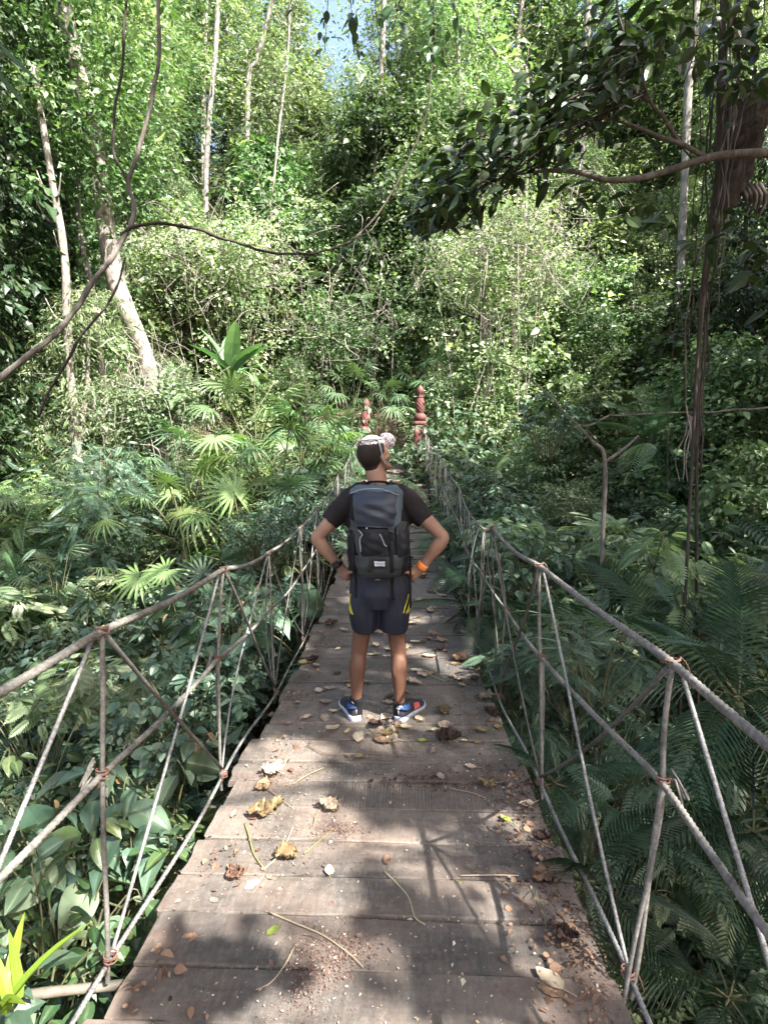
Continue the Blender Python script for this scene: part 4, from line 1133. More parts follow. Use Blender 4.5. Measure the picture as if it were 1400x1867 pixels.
def proto_feather(seed, H, nf, fl, lm=None, el0=75, el1=5):
    r = np.random.default_rng(seed); st = MB(); lf = MB()
    if H > .1: tube(st, [(0, 0, -.2), (.02, 0, H * .5), (.0, .02, H)], [.06, .05, .04], 8)
    for k in range(nf):
        a = k * 2.4 + r.uniform(-.3, .3); t_ = k / max(1, nf - 1); el = R(el0 + (el1 - el0) * t_ + r.normal() * 6)
        d = np.array([math.cos(a) * math.cos(el), math.sin(a) * math.cos(el), math.sin(el)])
        b = np.array([0, 0, max(H, .02)]); e = b + d * fl * .14
        tube(st, [b, (b + e) / 2, e], [.010, .009, .007], 5, cap=False)
        place(lf, FROND[k % 3], e, d, np.array([0, 0, 1]) - d * d[2] + r.normal(size=3) * .12, fl * r.uniform(.8, 1.1), 1.0, np.clip(r.normal() * .2 + .5, 0, 1))
    return [('stem', st.mesh('stem', STEM)), ('fronds', lf.mesh('fronds', lm or L_PALM))]

def proto_blades(seed, n, L, tp, lm, el=(35, 88), wmul=1.0):
    r = np.random.default_rng(seed); lf = MB()
    a = r.uniform(0, 6.283, n); e = R(1) * r.uniform(el[0], el[1], n)
    D = np.stack([np.cos(a) * np.cos(e), np.sin(a) * np.cos(e), np.sin(e)], 1); N = np.stack([-np.cos(a) * np.sin(e), -np.sin(a) * np.sin(e), np.cos(e)], 1)
    place(lf, tp, r.normal(size=(n, 3)) * np.array([.03, .03, 0]), D, N + r.normal(size=(n, 3)) * .1, L * r.uniform(.6, 1.1, n), wmul, np.clip(r.normal(size=n) * .25 + .5, 0, 1))
    return [('leaves', lf.mesh('leaves', lm))]

def spawn(proto, name, loc, rz=0.0, s=1.0, label=None, cat=None, group=None, tilt=(0, 0), sz=None):
    if len(proto) == 1:
        o = bpy.data.objects.new(name, proto[0][1]); COL.objects.link(o)
    else:
        o = bpy.data.objects.new(name, None); COL.objects.link(o); o.empty_display_size = .2
        for pn, me in proto:
            c = bpy.data.objects.new(pn, me); COL.objects.link(c); c.parent = o
    o.location = loc; o.rotation_euler = (tilt[0], tilt[1], rz); o.scale = (s, s, sz or s)
    return tag(o, label, cat, group)
# ------------------------------------------------------------------ prototypes
OV6 = T_ovate(.5, .07, .22, ((0, .05), (.25, .85), (.5, 1.0), (.78, .55), (1, 0)))
L_MIDB = leafmat('leaf_broad_green', (.040, .078, .028), (.080, .125, .046), (.18, .21, .09), .36, .24, dry=.35)
PT_TALL = [proto_tree(101, 17, 2.5, .40, 250, 40, .15, DIA, L_LIGHT, B_PALE, .17, (.02, .01), .62),
           proto_tree(102, 19, 2.9, .45, 260, 38, .16, DIA, L_MID, B_PALE, .20, (-.03, .0), .66),
           proto_tree(103, 15, 2.3, .30, 260, 40, .14, NAR, L_LIGHT, B_GREY, .14, (.03, -.02), .6, hang=.6)]
PT_BUSH = [proto_tree(111, 5.5, 2.0, .06, 165, 62, .110, DIA, L_LIGHT, B_GREY, .08, (0, 0), .38, tp2=NAR),
           proto_tree(112, 6.5, 1.9, .06, 170, 62, .100, DIAW, L_MID, B_GREY, .09, (.03, 0), .38, tp2=OVA),
           proto_tree(113, 4.6, 1.9, .05, 170, 66, .080, DIA, L_LIGHT, B_GREY, .06, (0, .02), .34, hang=.45),
           proto_tree(114, 7.5, 1.8, .08, 190, 56, .12, NAR, L_LIGHT, B_PALE, .09, (.02, 0), .40, hang=.5),
           proto_tree(115, 5.8, 2.1, .06, 160, 60, .13, DIAW, L_CLAD, B_DARK, .09, (-.02, 0), .42, tp2=OVW)]
PT_MID = [proto_tree(141, 11, 2.6, .10, 230, 70, .13, DIA, L_LIGHT, B_WHITE, .13, (.02, 0), .48, hang=.35),
          proto_tree(142, 10, 2.4, .08, 220, 72, .12, DIAW, L_MID, B_GREY, .12, (-.02, .01), .46, hang=.3, tp2=OVA),
          proto_tree(143, 12, 2.3, .12, 230, 70, .14, NAR, L_LIGHT, B_WHITE, .12, (.01, .02), .48, hang=.6)]
PT_COL = [proto_tree(121, 11, 1.35, .03, 330, 40, .10, DIAW, L_CLAD, B_DARK, .14, (.02, 0), .42, shape='col', hang=.7),
          proto_tree(122, 12.5, 1.5, .03, 340, 46, .10, DIAW, L_MID, B_DARK, .16, (0, .0), .45, shape='col', hang=.65)]
PT_FEA = [proto_tree(131, 5.5, 2.2, .25, 90, 9, .34, PINF, L_BLUE, B_GREY, .06, (.03, 0), .55, shape='umbrella', hang=.2),
          proto_tree(132, 4.2, 1.9, .20, 80, 9, .30, PINF, L_MID, B_GREY, .05, (0, .02), .5, shape='umbrella', hang=.2)]
PS_OV = [proto_shrub(201, 1.1, .65, 22, 620, .085, OVA, L_BLUE), proto_shrub(202, 1.3, .75, 24, 560, .105, OVW, L_BLUE), proto_shrub(203, .9, .6, 22, 720, .065, OVA, L_LIGHT)]
PS_SM = [proto_shrub(211, .8, .6, 26, 1100, .045, DIAW, L_MID), proto_shrub(212, .7, .6, 26, 1100, .05, DIAW, L_BLUE)]
PS_BIG = [proto_shrub(221, 1.0, .60, 11, 76, .165, HERO, L_BIG, .42, .5, .35, .008, 1.0, 5), proto_shrub(222, 1.15, .65, 13, 96, .135, HERO, L_MIDB, .40, .5, .3, .008, .85, 4), proto_shrub(223, .95, .55, 10, 62, .17, HEART, L_BLUE, .36, .45, .35, .009, 1.0, 4)]
PS_FERN = [proto_shrub(231, 1.1, .7, 16, 150, .26, PINF, L_BLUE, .25, .3, .15), proto_shrub(232, 1.0, .7, 16, 150, .24, PINF, L_BLUE, .25, .3, .15), proto_shrub(233, 1.2, .7, 18, 220, .20, PIN, L_LIGHT, .25, .35, .2)]
L_YELL = leafmat('leaf_yellow_green_sunlit', (.080, .140, .046), (.155, .220, .080), (.33, .38, .20), .38, .36)  # yellow green species colour, with sunlit brightness partly painted in
PS_LIT = [proto_shrub(241, 1.2, .75, 26, 900, .070, DIAW, L_YELL), proto_shrub(242, 1.0, .7, 22, 170, .24, PINF, L_YELL, .3, .35, .15)]
PP_FAN = [proto_fanpalm(301, 1.9, 12, .40, L_YELL), proto_fanpalm(302, 1.5, 11, .37, L_YELL), proto_fanpalm(303, 2.2, 14, .42), proto_fanpalm(304, 1.2, 9, .36, L_BLUE)]
PP_FEA = [proto_feather(311, .5, 9, 1.5), proto_feather(312, .1, 8, 1.1), proto_feather(313, .9, 10, 1.7, L_BLUE)]
L_GULLY = leafmat('leaf_gully_shade', (.014, .036, .016), (.030, .062, .028), (.07, .11, .06), .36, .2)  # gully shade painted in by darkening the frond colour
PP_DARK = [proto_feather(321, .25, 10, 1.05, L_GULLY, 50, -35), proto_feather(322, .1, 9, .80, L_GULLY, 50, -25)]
PB_LIME = proto_blades(331, 9, .55, BLADE, L_LIME, (45, 88))
PB_GINGER = proto_blades(332, 10, .9, BANANA, L_PALM, (40, 85))

PLACED = []
def clear_of(X, Y, rad):
    return all((X - a) ** 2 + (Y - b) ** 2 > (.62 * (rad + c)) ** 2 for a, b, c in PLACED)
def inview(p, h=2.0, mg=140):
    x, y, z = topix(np.array([p, (p[0], p[1], p[2] + h)]))
    return z.min() > .4 and x.max() > -mg and x.min() < 1400 + mg and y.min() < 1867 + 200 and y.max() > -150
def on_ground(px, Y): 
    X = pix(px, 850, Y).x; return X, float(gz(X, Y))
def hero_h(proto, name, px, py, Y, h0, label, cat, rz=None, group=None, smin=.45, smax=2.2, r=.6):
    """stand a plant on the ground below the pixel and size it so that its height h0 reaches that pixel"""
    X, z = on_ground(px, Y); zt_ = pix(px, py, Y).z
    s = min(smax, max(smin, (zt_ - z) / h0)); PLACED.append((X, Y, r * s))
    return spawn(proto, name, (X, Y, zt_ - h0 * s if s in (smin, smax) and zt_ - h0 * s < z else z), rz if rz is not None else random.uniform(0, 6.28), s, label, cat, group)

# ------------------------------------------------------------------ fan palms seen one by one in the photograph
FP = [(470, 690, 11.0, 2, 'tall sunlit fan palm left of the bridge end, topmost of the bright palm clump'),
      (548, 705, 10.4, 0, 'sunlit fan palm with one open round frond at the right of the bright clump'),
      (415, 752, 10.0, 1, 'yellow green fan palm low in the bright clump below the broad upright leaves'),
      (505, 765, 9.4, 0, 'pale fan palm with drooping fronds in the middle of the bright clump'),
      (575, 790, 9.4, 2, 'bluish fan palm arching beside the left ropes near the red post'),
      (455, 835, 7.8, 1, 'wide open fan palm in half shade below the bright palm clump'),
      (372, 905, 6.8, 3, 'small grey green fan palm in shade above the broad leaved bush'),
      (556, 885, 6.2, 3, 'dark fan palm with hanging fingers beside the left handrail'),
      (640, 690, 15.5, 2, 'bluish fan palm behind the left red post'),
      (705, 715, 15.2, 2, 'fan palm drooping over the path between the two red posts'),
      (775, 650, 16.5, 2, 'sunlit fan palm spreading above the right red post'),
      (838, 648, 16.2, 0, 'sunlit fan palm to the right above the right red post'),
      (930, 885, 6.4, 3, 'dark fan palm with hanging fronds right of the bridge'),
      (1015, 915, 6.9, 3, 'shadowy fan palm under the forked bare sapling'),
      (965, 955, 5.6, 3, 'low dark fan palm just outside the right handrail'),
      (850, 835, 10.2, 3, 'grey green fan palm leaning over the far right ropes'),
      (1120, 890, 8.0, 3, 'dim fan palm deep in the right bank shade'),
      (330, 830, 9.0, 1, 'half lit fan palm left of the palm clump')]
for px, py, Y, k, lab in FP:
    hero_h(PP_FAN[k], 'fan_palm', px, py, Y, (1.75, 1.4, 2.05, 1.1)[k], lab, 'palm', smin=.55, smax=1.45)
X, z = on_ground(425, 11.3)
spawn(PB_GINGER, 'broad_leaf_plant', (X, 11.3, float(pix(425, 690, 11.3).z)), 1.0, 1.35, 'plant with tall upright paddle leaves rising out of the sunlit palms', 'plant')
for px, py, Y, k, lab in ((585, 510, 20.0, 2, 'pale feather palm glowing in the sun high behind the palms'), (688, 505, 21.0, 0, 'green feather palm standing right of the pale one on the slope'),
                          (1185, 420 + 300, 9.5, 0, 'feathery palm among the vines on the right bank')):
    X, z = on_ground(px, Y); zt_ = float(pix(px, py, Y).z); spawn(PP_FEA[k], 'feather_palm', (X, Y, max(z, zt_ - 1.2)), 1.1 * k, 1.15 if py < 600 else .7, lab, 'palm'); PLACED.append((X, Y, .8))
# dark feather palms down in the gully on the right
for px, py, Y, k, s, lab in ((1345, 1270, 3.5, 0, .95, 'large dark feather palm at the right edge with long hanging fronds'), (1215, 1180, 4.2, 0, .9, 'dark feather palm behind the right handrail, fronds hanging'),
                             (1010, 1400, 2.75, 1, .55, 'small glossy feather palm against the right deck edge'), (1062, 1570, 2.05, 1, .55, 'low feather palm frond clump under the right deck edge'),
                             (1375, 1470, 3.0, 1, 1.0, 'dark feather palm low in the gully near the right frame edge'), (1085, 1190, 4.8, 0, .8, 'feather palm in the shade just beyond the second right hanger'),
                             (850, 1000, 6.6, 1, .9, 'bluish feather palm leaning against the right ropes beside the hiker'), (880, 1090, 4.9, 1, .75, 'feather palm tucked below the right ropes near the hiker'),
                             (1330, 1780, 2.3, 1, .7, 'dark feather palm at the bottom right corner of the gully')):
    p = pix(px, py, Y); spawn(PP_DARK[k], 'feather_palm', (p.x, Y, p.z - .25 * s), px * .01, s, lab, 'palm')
    PLACED.append((p.x, Y, .45))
# broad leaved bushes by the left ropes
for px, py, Y, k, s, rz, lab in ((430, 960, 5.2, 2, 1.25, .3, 'bush of pale heart shaped leaves left of the hiker'), (350, 985, 4.9, 2, 1.1, 2.2, 'bush with big grey green leaves left of the pale heart leaved one'),
                                 (500, 1010, 4.6, 2, .9, 4.0, 'small heart leaved bush touching the left handrail'), (330, 1250, 2.75, 0, 1.0, .7, 'broad leaved bush behind the second left hanger'),
                                 (230, 1310, 2.3, 1, 1.0, 1.9, 'large leaved bush under the left middle rope'), (385, 1330, 2.35, 2, .75, 3.1, 'broad leaved bush pressed against the left deck edge'),
                                 (120, 1400, 2.2, 0, 1.0, 4.4, 'large dark leaved bush beside the first left hanger'), (300, 1480, 1.75, 1, .85, 5.2, 'holed broad leaves hanging below the left edge rope'),
                                 (150, 1560, 1.65, 1, .9, .2, 'broad leaved bush at the left foreground, one leaf yellowing'), (60, 1290, 2.9, 1, 1.1, 1.2, 'broad leaved bush beyond the left handrail in dappled sun'),
                                 (260, 1660, 1.35, 2, .62, 2.9, 'heart leaved plant below the nearest left plank ends'), (110, 1730, 1.3, 0, .7, 3.9, 'torn broad leaves at the bottom left corner'),
                                 (440, 1130, 3.6, 2, .8, .9, 'dark climbing plant with large leaves on the left ropes')):
    p = pix(px, py, Y); s *= .78; h = (1.0, 1.15, .95)[k] * s; p.x = min(p.x, float(cxb(Y)) - .86 - .50 * s)
    spawn(PS_BIG[k], 'broad_leaf_bush', (p.x, Y, min(p.z, float(dz(Y)) + (.05 if Y < 3 else .5)) - h + .05), rz, s, lab, 'bush'); PLACED.append((p.x, Y, .35))
p = pix(18, 1830, 1.25); spawn(PB_LIME, 'strap_leaf_plant', tuple(p), .4, .36, 'bright lime strap leaved plant in the bottom left corner', 'plant')
# plants close to the right bank
for px, py, Y, pr_, h, s, lab in ((1225, 900, 5.6, PS_FERN[2], 1.2, 1.3, 'pale feathery bush catching the sun under the hanging vines'), (1230, 990, 5.0, PS_FERN[0], 1.1, 1.0, 'feathery bush below the pale one on the right bank'),
                                  (1075, 1230, 3.6, PS_FERN[0], 1.1, 1.0, 'lacy green shrub filling the space under the right handrail'), (1120, 1330, 3.3, PS_FERN[1], 1.0, 1.0, 'lacy shrub in the dark gully beyond the right mid rope'),
                                  (1035, 1120, 4.2, PS_FERN[2], 1.2, .7, 'ferny shrub beside the second right hanger'), (960, 1180, 3.9, PS_FERN[1], 1.0, .8, 'ferny plant under the ropes right of the hiker'),
                                  (1100, 960, 5.8, PS_OV[1], 1.3, .8, 'leafy sapling reaching over the gully right of the ropes'), (1000, 715, 8.2, PS_OV[1], 1.3, .7, 'large pale leaves hanging in front of the right thicket')):
    p = pix(px, py, Y); spawn(pr_, 'feathery_shrub' if pr_ in PS_FERN else 'leafy_shrub', (p.x, Y, p.z - h * s), px * .013, s, lab, 'shrub'); PLACED.append((p.x, Y, .5))

PLACED.append((-2.6, 1.5, .2))
for px, py, Y, pr_, h, s, nm, lab in ((70, 1480, 2.6, PS_FERN[2], 1.2, .75, 'feathery_shrub', 'lacy light green shrub between the first left hanger and the frame edge'), (330, 1390, 2.6, PS_OV[2], .9, .7, 'leafy_shrub', 'light small leaved bush among the broad leaves left of the deck'),
                                      (200, 1440, 2.9, PS_SM[0], .8, .9, 'small_leaf_shrub', 'fine leaved shrub behind the broad leaved bushes at the left'), (60, 1180, 4.2, PS_FERN[2], 1.2, .8, 'feathery_shrub', 'sunlit lacy shrub above the left handrail near the frame edge'),
                                      (230, 1180, 3.9, PS_FERN[2], 1.2, .6, 'feathery_shrub', 'small sunlit lacy shrub just beyond the left handrail')):
    p = pix(px, py, Y); spawn(pr_, nm, (min(p.x, -1.5), Y, p.z - h * s), px * .02, s, lab, 'shrub')
# pale tangled thickets in full sun
def thicket(px, py, Y, size, seed, nst, ncl, mat, label):
    r = np.random.default_rng(seed); c = np.array(tuple(pix(px, py, Y))); z0 = float(gz(c[0], Y)); root = empty('tangled_thicket', (c[0], Y, z0), 0, label, 'thicket'); st = MB(); lf = MB(); h = c[2] - z0; sx, sy, sz_ = size
    for k in range(nst):
        a = r.normal(size=3) * np.array([sx, sy, sz_]) * .55 + np.array([0, 0, h]); b = a + r.normal(size=3) * np.array([.5, .4, .6]); e = b + r.normal(size=3) * np.array([.45, .3, .5]) - np.array([0, 0, .25])
        if k < 14: a = np.array([r.normal() * sx * .3, r.normal() * .2, -.2])
        tube(st, smoothpath([a, (a + b) / 2 + r.normal(size=3) * .12, b, e], 12), np.linspace(.011, .004, 12) * r.uniform(.6, 1.3), 4, cap=False)
    C = r.normal(size=(ncl, 3)) * np.array([sx, sy, sz_]) * .55 + np.array([0, 0, h]); C = np.vstack([C, r.normal(size=(ncl // 3, 3)) * np.array([sx * .5, sy * .5, h * .2]) + np.array([0, 0, h * .5])])
    spray_leaves(lf, r, C, .26, 34, .075, DIAW, np.clip(.55 + .28 * r.normal(size=len(C)), 0, 1), .8, .3, .45, out=np.tile(np.array([[.35, -.8, .2]]), (len(C), 1)))
    st.build('stems', B_PALE, root); lf.build('foliage', mat, root)
thicket(930, 455, 14.6, (2.0, .9, 1.5), 1, 230, 190, L_LIGHT, 'sunlit pale thicket tangled with dry creepers below the dark branch')
thicket(420, 470, 16.5, (2.4, .9, 1.3), 2, 200, 200, L_LIGHT, 'sunlit pale thicket above the upright paddle leaves')
thicket(620, 600, 16.4, (1.6, .8, 1.0), 3, 120, 120, L_MID, 'half lit green thicket behind the left red post')
thicket(275, 745, 11.4, (1.0, .5, .62), 4, 120, 130, L_LIGHT, 'sunlit thicket at the foot of the thick leaning trunk')
r_ = np.random.default_rng(909)
for q in range(9):
    px, Y = r_.uniform(340, 610), r_.uniform(9.6, 12.8); X, z = on_ground(px, Y)
    spawn(PP_FAN[q % 3], 'fan_palm', (X, Y, z - .1), r_.uniform(0, 6.28), r_.uniform(.8, 1.2), 'smaller fan palm crowding the sunlit palm clump left of the bridge end', 'palm', 'smaller fan palms in the sunlit clump')
for q in range(26):
    px, Y = r_.uniform(60, 480), r_.uniform(9.5, 13.6); X, z = on_ground(px, Y)
    spawn(PS_LIT[q % 2], 'sunlit_shrub', (X, Y, z - .1), r_.uniform(0, 6.28), r_.uniform(.8, 1.5), 'yellow green sunlit shrub between the leaning trunk and the bright palms', 'shrub', 'yellow green sunlit shrubs near the leaning trunk')
# plants that press against the ropes
r_ = np.random.default_rng(808)
for q in range(72):
    sd = -1 if q % 2 == 0 else 1; Y = 3.3 + 9.4 * (q // 2) / 35 + r_.normal() * .15
    pr_, h, nm, kd = [(PS_BIG[2], .95, 'broad_leaf_bush', 'heart leaved bush'), (PS_OV[1], 1.3, 'leafy_shrub', 'leafy shrub'), (PS_FERN[1], 1.0, 'feathery_shrub', 'lacy shrub'), (PS_SM[1], .7, 'small_leaf_shrub', 'small leaved shrub'), (PP_FAN[3], 1.2, 'fan_palm', 'small fan palm'), (PS_FERN[2], 1.2, 'feathery_shrub', 'pale lacy shrub')][r_.integers(0 if sd < 0 else 1, 6) if Y > 4.4 else (r_.choice([0, 1, 2]) if sd < 0 else 2)]
    s_ = r_.uniform(.5, .8) * (1 if Y > 4.4 else .8); X = float(cxb(Y)) + sd * (.81 + (.66 if Y < 7.5 else .80) * s_ + r_.uniform(0, .12)); topz = float(dz(Y)) + r_.uniform(.2, .85) + (.3 if sd < 0 else .1) * (Y > 5)
    z = float(gz(X, Y)); s_ = max(s_, min(1.1, (topz - z) / h * .5)) if Y > 7 else s_
    spawn(pr_, nm, (X, Y, max(z - .1, topz - h * s_)), r_.uniform(0, 6.28), s_, kd + ' pressing against the ' + ('left' if sd < 0 else 'right') + ' ropes ' + ('near the hiker' if Y < 7 else 'towards the red posts'), 'palm' if 'palm' in kd else 'shrub', kd + 's along the ' + ('left' if sd < 0 else 'right') + ' ropes ' + ('near the hiker' if Y < 7 else 'towards the red posts'))
for px, py, Y, pr_, h, nm, lab in ((640, 770, 13.0, PS_OV[1], 1.3, 'leafy_shrub', 'leafy shrub hiding the foot of the left red post'), (795, 775, 13.0, PS_OV[1], 1.3, 'leafy_shrub', 'leafy shrub at the foot of the right red post'), (672, 785, 16.0, PS_FERN[2], 1.2, 'feathery_shrub', 'lacy bush beyond the step between the red posts'), (725, 775, 17.0, PS_OV[2], .9, 'leafy_shrub', 'bright bush on the path beyond the red posts'),
                                   (600, 745, 13.6, PS_OV[0], 1.1, 'leafy_shrub', 'bush left of the left red post'), (830, 740, 14.0, PS_OV[1], 1.3, 'leafy_shrub', 'bush right of the right red post')):
    X = pix(px, py, Y).x; z = float(gz(X, Y)); s_ = min(1.9, max(.6, (pix(px, py, Y).z - z) / h)); spawn(pr_, nm, (X, Y, z - .1), px * .1, s_, lab, 'shrub')
# ------------------------------------------------------------------ trunks that stand out
def trunk_tree(name, pts, r0, r1, bark, label, crown=None, crown_mat=None, seg=12, patch=0.0, twigs=0, seed=1):
    """pts = (px, py, Y) from foot to top"""
    P = [np.array(tuple(pix(*q))) for q in pts]; base = P[0].copy()
    root = empty(name, tuple(base), 0, label, 'tree')
    Q = smoothpath([p - base for p in P], 40); m = MB()
    Q[:, 0] += .012 * r0 / .1 * np.sin(np.linspace(0, 14, 40)); rr = np.linspace(r0, r1, 40) * (1 + .06 * np.sin(np.linspace(0, 23, 40)))
    tube(m, Q, rr, seg, prof=lambda th, s: 1 + .06 * np.sin(3 * th + s * 1.5) + .04 * np.sin(5 * th - s * 3)); 
    r = np.random.default_rng(seed)
    for q in range(twigs):
        i_ = r.integers(8, 39); a = r.uniform(0, 6.28); d = np.array([math.cos(a), math.sin(a) * .5, .5]); L = r.uniform(.6, 1.6) * (r0 / .15)
        tube(m, smoothpath([Q[i_], Q[i_] + d * L * .5 + np.array([0, 0, -.1]), Q[i_] + d * L + np.array([0, 0, .15])], 8), np.linspace(rr[i_] * .45, .008, 8), 6)
    m.build('trunk', bark, root)
    if crown:
        C = []; n_, rad, zs_, per, L, tp = crown
        i_ = r.integers(int(zs_ * 39), 40, n_); C = Q[i_] + r.normal(size=(n_, 3)) * rad * np.array([1, 1, .7])
        m = MB(); spray_leaves(m, r, C, rad * .4, per, L, tp, np.clip(.5 + .2 * r.normal(size=n_), 0, 1)); m.build('crown', crown_mat, root)
    return root
def foot(px, py, Y):
    """follow the trunk down to the ground under the pixel"""
    X = pix(px, py, Y).x; x, y, _ = topix(np.array([X, Y, float(gz(X, Y)) - .3])); return (float(x), float(y), Y)
trunk_tree('pale_tree', [foot(300, 760, 12.6), (272, 680, 12.4), (215, 520, 12.1), (182, 330, 11.7), (160, 200, 11.4), (120, 20, 11.0), (80, -180, 10.8)], .21, .14, B_PALE, 'thick pale trunked tree leaning left above the palms, sun on its bark', (240, .85, .50, 44, .12, DIAW), L_MID, 16, seed=5)
trunk_tree('pale_tree', [foot(140, 720, 11.0), (128, 660, 10.8), (118, 480, 10.6), (95, 320, 10.4), (60, 120, 10.2)], .095, .05, B_PALE, 'thin pale leaning tree left of the thick pale trunk', None, None, 9, twigs=5, seed=6)
trunk_tree('pale_tree', [foot(190, 640, 13.0), (178, 590, 13), (150, 450, 13), (140, 300, 13)], .09, .05, B_PALE, 'slender pale stem just behind the thick leaning trunk', None, None, 9, twigs=4, seed=7)
trunk_tree('pale_tree', [foot(374, 420, 21), (376, 370, 21), (382, 220, 21), (393, 90, 21), (402, -60, 21), (420, -200, 21)], .10, .08, B_WHITE, 'tall straight pale trunk rising left of the sky gap', (34, 1.8, .72, 30, .16, DIA), L_LIGHT, 10, twigs=3, seed=8)
trunk_tree('pale_tree', [foot(440, 240, 22), (452, 190, 22), (468, 110, 22), (490, 30, 22), (520, -120, 22)], .10, .07, B_WHITE, 'leaning pale trunk against the sky gap', (24, 1.8, .8, 30, .17, DIA), L_LIGHT, 10, twigs=3, seed=9)
trunk_tree('pale_tree', [foot(688, 340, 21.5), (690, 290, 21.5), (694, 150, 21.5), (700, 20, 21.5), (704, -150, 21.5)], .115, .095, B_WHITE, 'bright white trunk in the top centre of the forest', (26, 1.9, .85, 30, .17, DIA), L_MID, 10, twigs=2, seed=10)
trunk_tree('pale_tree', [foot(490, 440, 19.5), (492, 420, 19.5), (500, 330, 19.5), (508, 240, 19.5), (525, 100, 19.5), (530, -60, 19.5)], .048, .036, B_WHITE, 'thin grey white stem between the two sky gap trunks and the bright white one', (50, 1.5, .7, 30, .14, DIA), L_LIGHT, 8, twigs=6, seed=11)
trunk_tree('pale_tree', [foot(1250, 230, 18), (1255, 165, 18), (1265, 60, 18), (1275, -60, 18)], .12, .10, B_WHITE, 'pale trunk behind the dark branch at the upper right', (50, 1.8, .8, 30, .15, DIA), L_MID, 10, twigs=2, seed=12)
trunk_tree('pale_tree', [foot(1060, 160, 22), (1068, 60, 22), (1078, -40, 22)], .14, .11, B_WHITE, 'pale trunk at the top edge above the dark branch', (50, 1.8, .8, 30, .16, DIA), L_LIGHT, 10, twigs=2, seed=13)
trunk_tree('pale_tree', [foot(955, 260, 20), (962, 180, 20), (935, 130, 20), (880, 60, 20), (850, -60, 20)], .07, .04, B_WHITE, 'crooked thin pale tree left of the dark branch leaves', (60, 1.6, .5, 30, .13, DIA), L_LIGHT, 8, twigs=7, seed=14)
trunk_tree('dark_tree', [foot(878, 660, 17), (880, 610, 17), (884, 540, 17), (880, 420, 17), (872, 250, 17)], .14, .09, B_DARK, 'dark trunked tree right of the two sunlit fan palms', (160, 1.5, .45, 34, .11, DIAW), L_MID, 9, twigs=6, seed=15)
trunk_tree('dark_tree', [foot(938, 680, 17.5), (934, 600, 17.5), (930, 500, 17.5), (925, 380, 17.5), (932, 200, 17.5)], .10, .07, B_DARK, 'second dark stem to the right in the pale tangled thicket', (160, 1.5, .45, 34, .10, NAR), L_LIGHT, 9, twigs=6, seed=16)
# forked bare sapling in front of the right bank
trunk_tree('bare_sapling', [foot(1092, 1100, 5.2), (1098, 1000, 5.2), (1102, 842, 5.2), (1080, 805, 5.2), (1052, 775, 5.2)], .024, .014, B_GREY, 'bare forked sapling standing out of the right gully', None, None, 8, twigs=0, seed=17)
root_s = bpy.data.objects['bare_sapling']; m = MB(); b_ = np.array(root_s.location)
tube(m, smoothpath([np.array(tuple(pix(1102, 842, 5.2))) - b_, np.array(tuple(pix(1135, 820, 5.25))) - b_, np.array(tuple(pix(1163, 795, 5.3))) - b_], 8), np.linspace(.018, .010, 8), 7); m.build('branch', B_GREY, root_s)

# ------------------------------------------------------------------ the vine hung tree at the right with its long leafy branch
YB_ = 4.6
vt = trunk_tree('vine_hung_tree', [foot(1255, 900, YB_), (1268, 700, YB_), (1290, 450, YB_), (1308, 300, YB_), (1312, 150, YB_), (1322, -60, YB_), (1330, -260, YB_)], .010, .032, B_DARK, 'dark slim tree at the right hung with aerial vines, one long leafy branch crossing left', None, None, 10, seed=21)
vb = np.array(vt.location); vr = np.random.default_rng(22)
m = MB()
br1 = smoothpath([np.array(tuple(pix(*q))) - vb for q in ((1480, 285, 4.4), (1400, 279, 4.4), (1310, 284, 4.4), (1250, 300, 4.35), (1180, 322, 4.3), (1110, 328, 4.3), (1040, 312, 4.3), (950, 315, 4.35), (880, 340, 4.4), (800, 390, 4.5))], 60)
br2 = smoothpath([np.array(tuple(pix(*q))) - vb for q in ((1285, 286, 4.38), (1240, 262, 4.3), (1205, 250, 4.25), (1150, 228, 4.2), (1100, 215, 4.2), (1020, 225, 4.2), (930, 260, 4.3))], 40)
br3 = smoothpath([np.array(tuple(pix(*q))) - vb for q in ((1240, 262, 4.3), (1210, 215, 4.2), (1185, 185, 4.15), (1160, 110, 4.1), (1130, 40, 4.05), (1120, -40, 4.0))], 30)
br4 = smoothpath([np.array(tuple(pix(*q))) - vb for q in ((1185, 185, 4.15), (1120, 150, 4.1), (1040, 180, 4.15), (970, 220, 4.2))], 24)
tube(m, br1, np.linspace(.036, .007, 60), 9); tube(m, br2, np.linspace(.019, .005, 40), 7); tube(m, br3, np.linspace(.016, .006, 30), 6); tube(m, br4, np.linspace(.012, .004, 24), 6)
m.build('branch', B_GREY, vt)
# leaves of the branch: a slanting band from the upper right to the lower left
m = MB(); n = 1500
s_ = vr.beta(1.15, 1.0, n)
cx_ = np.interp(s_, [0, .2, .42, .6, .8, 1], [1165, 1100, 1010, 940, 850, 765]); cy_ = np.interp(s_, [0, .2, .42, .6, .8, 1], [40, 135, 215, 255, 325, 405])
wid = np.interp(s_, [0, .2, .45, .7, .9, 1], [75, 80, 85, 80, 55, 22])
ax_ = np.array([-.73, .68]); ay_ = np.array([.68, .73]); o_ = vr.normal(size=n) * .55
o_ = np.clip(o_, -1.15, 1.15)
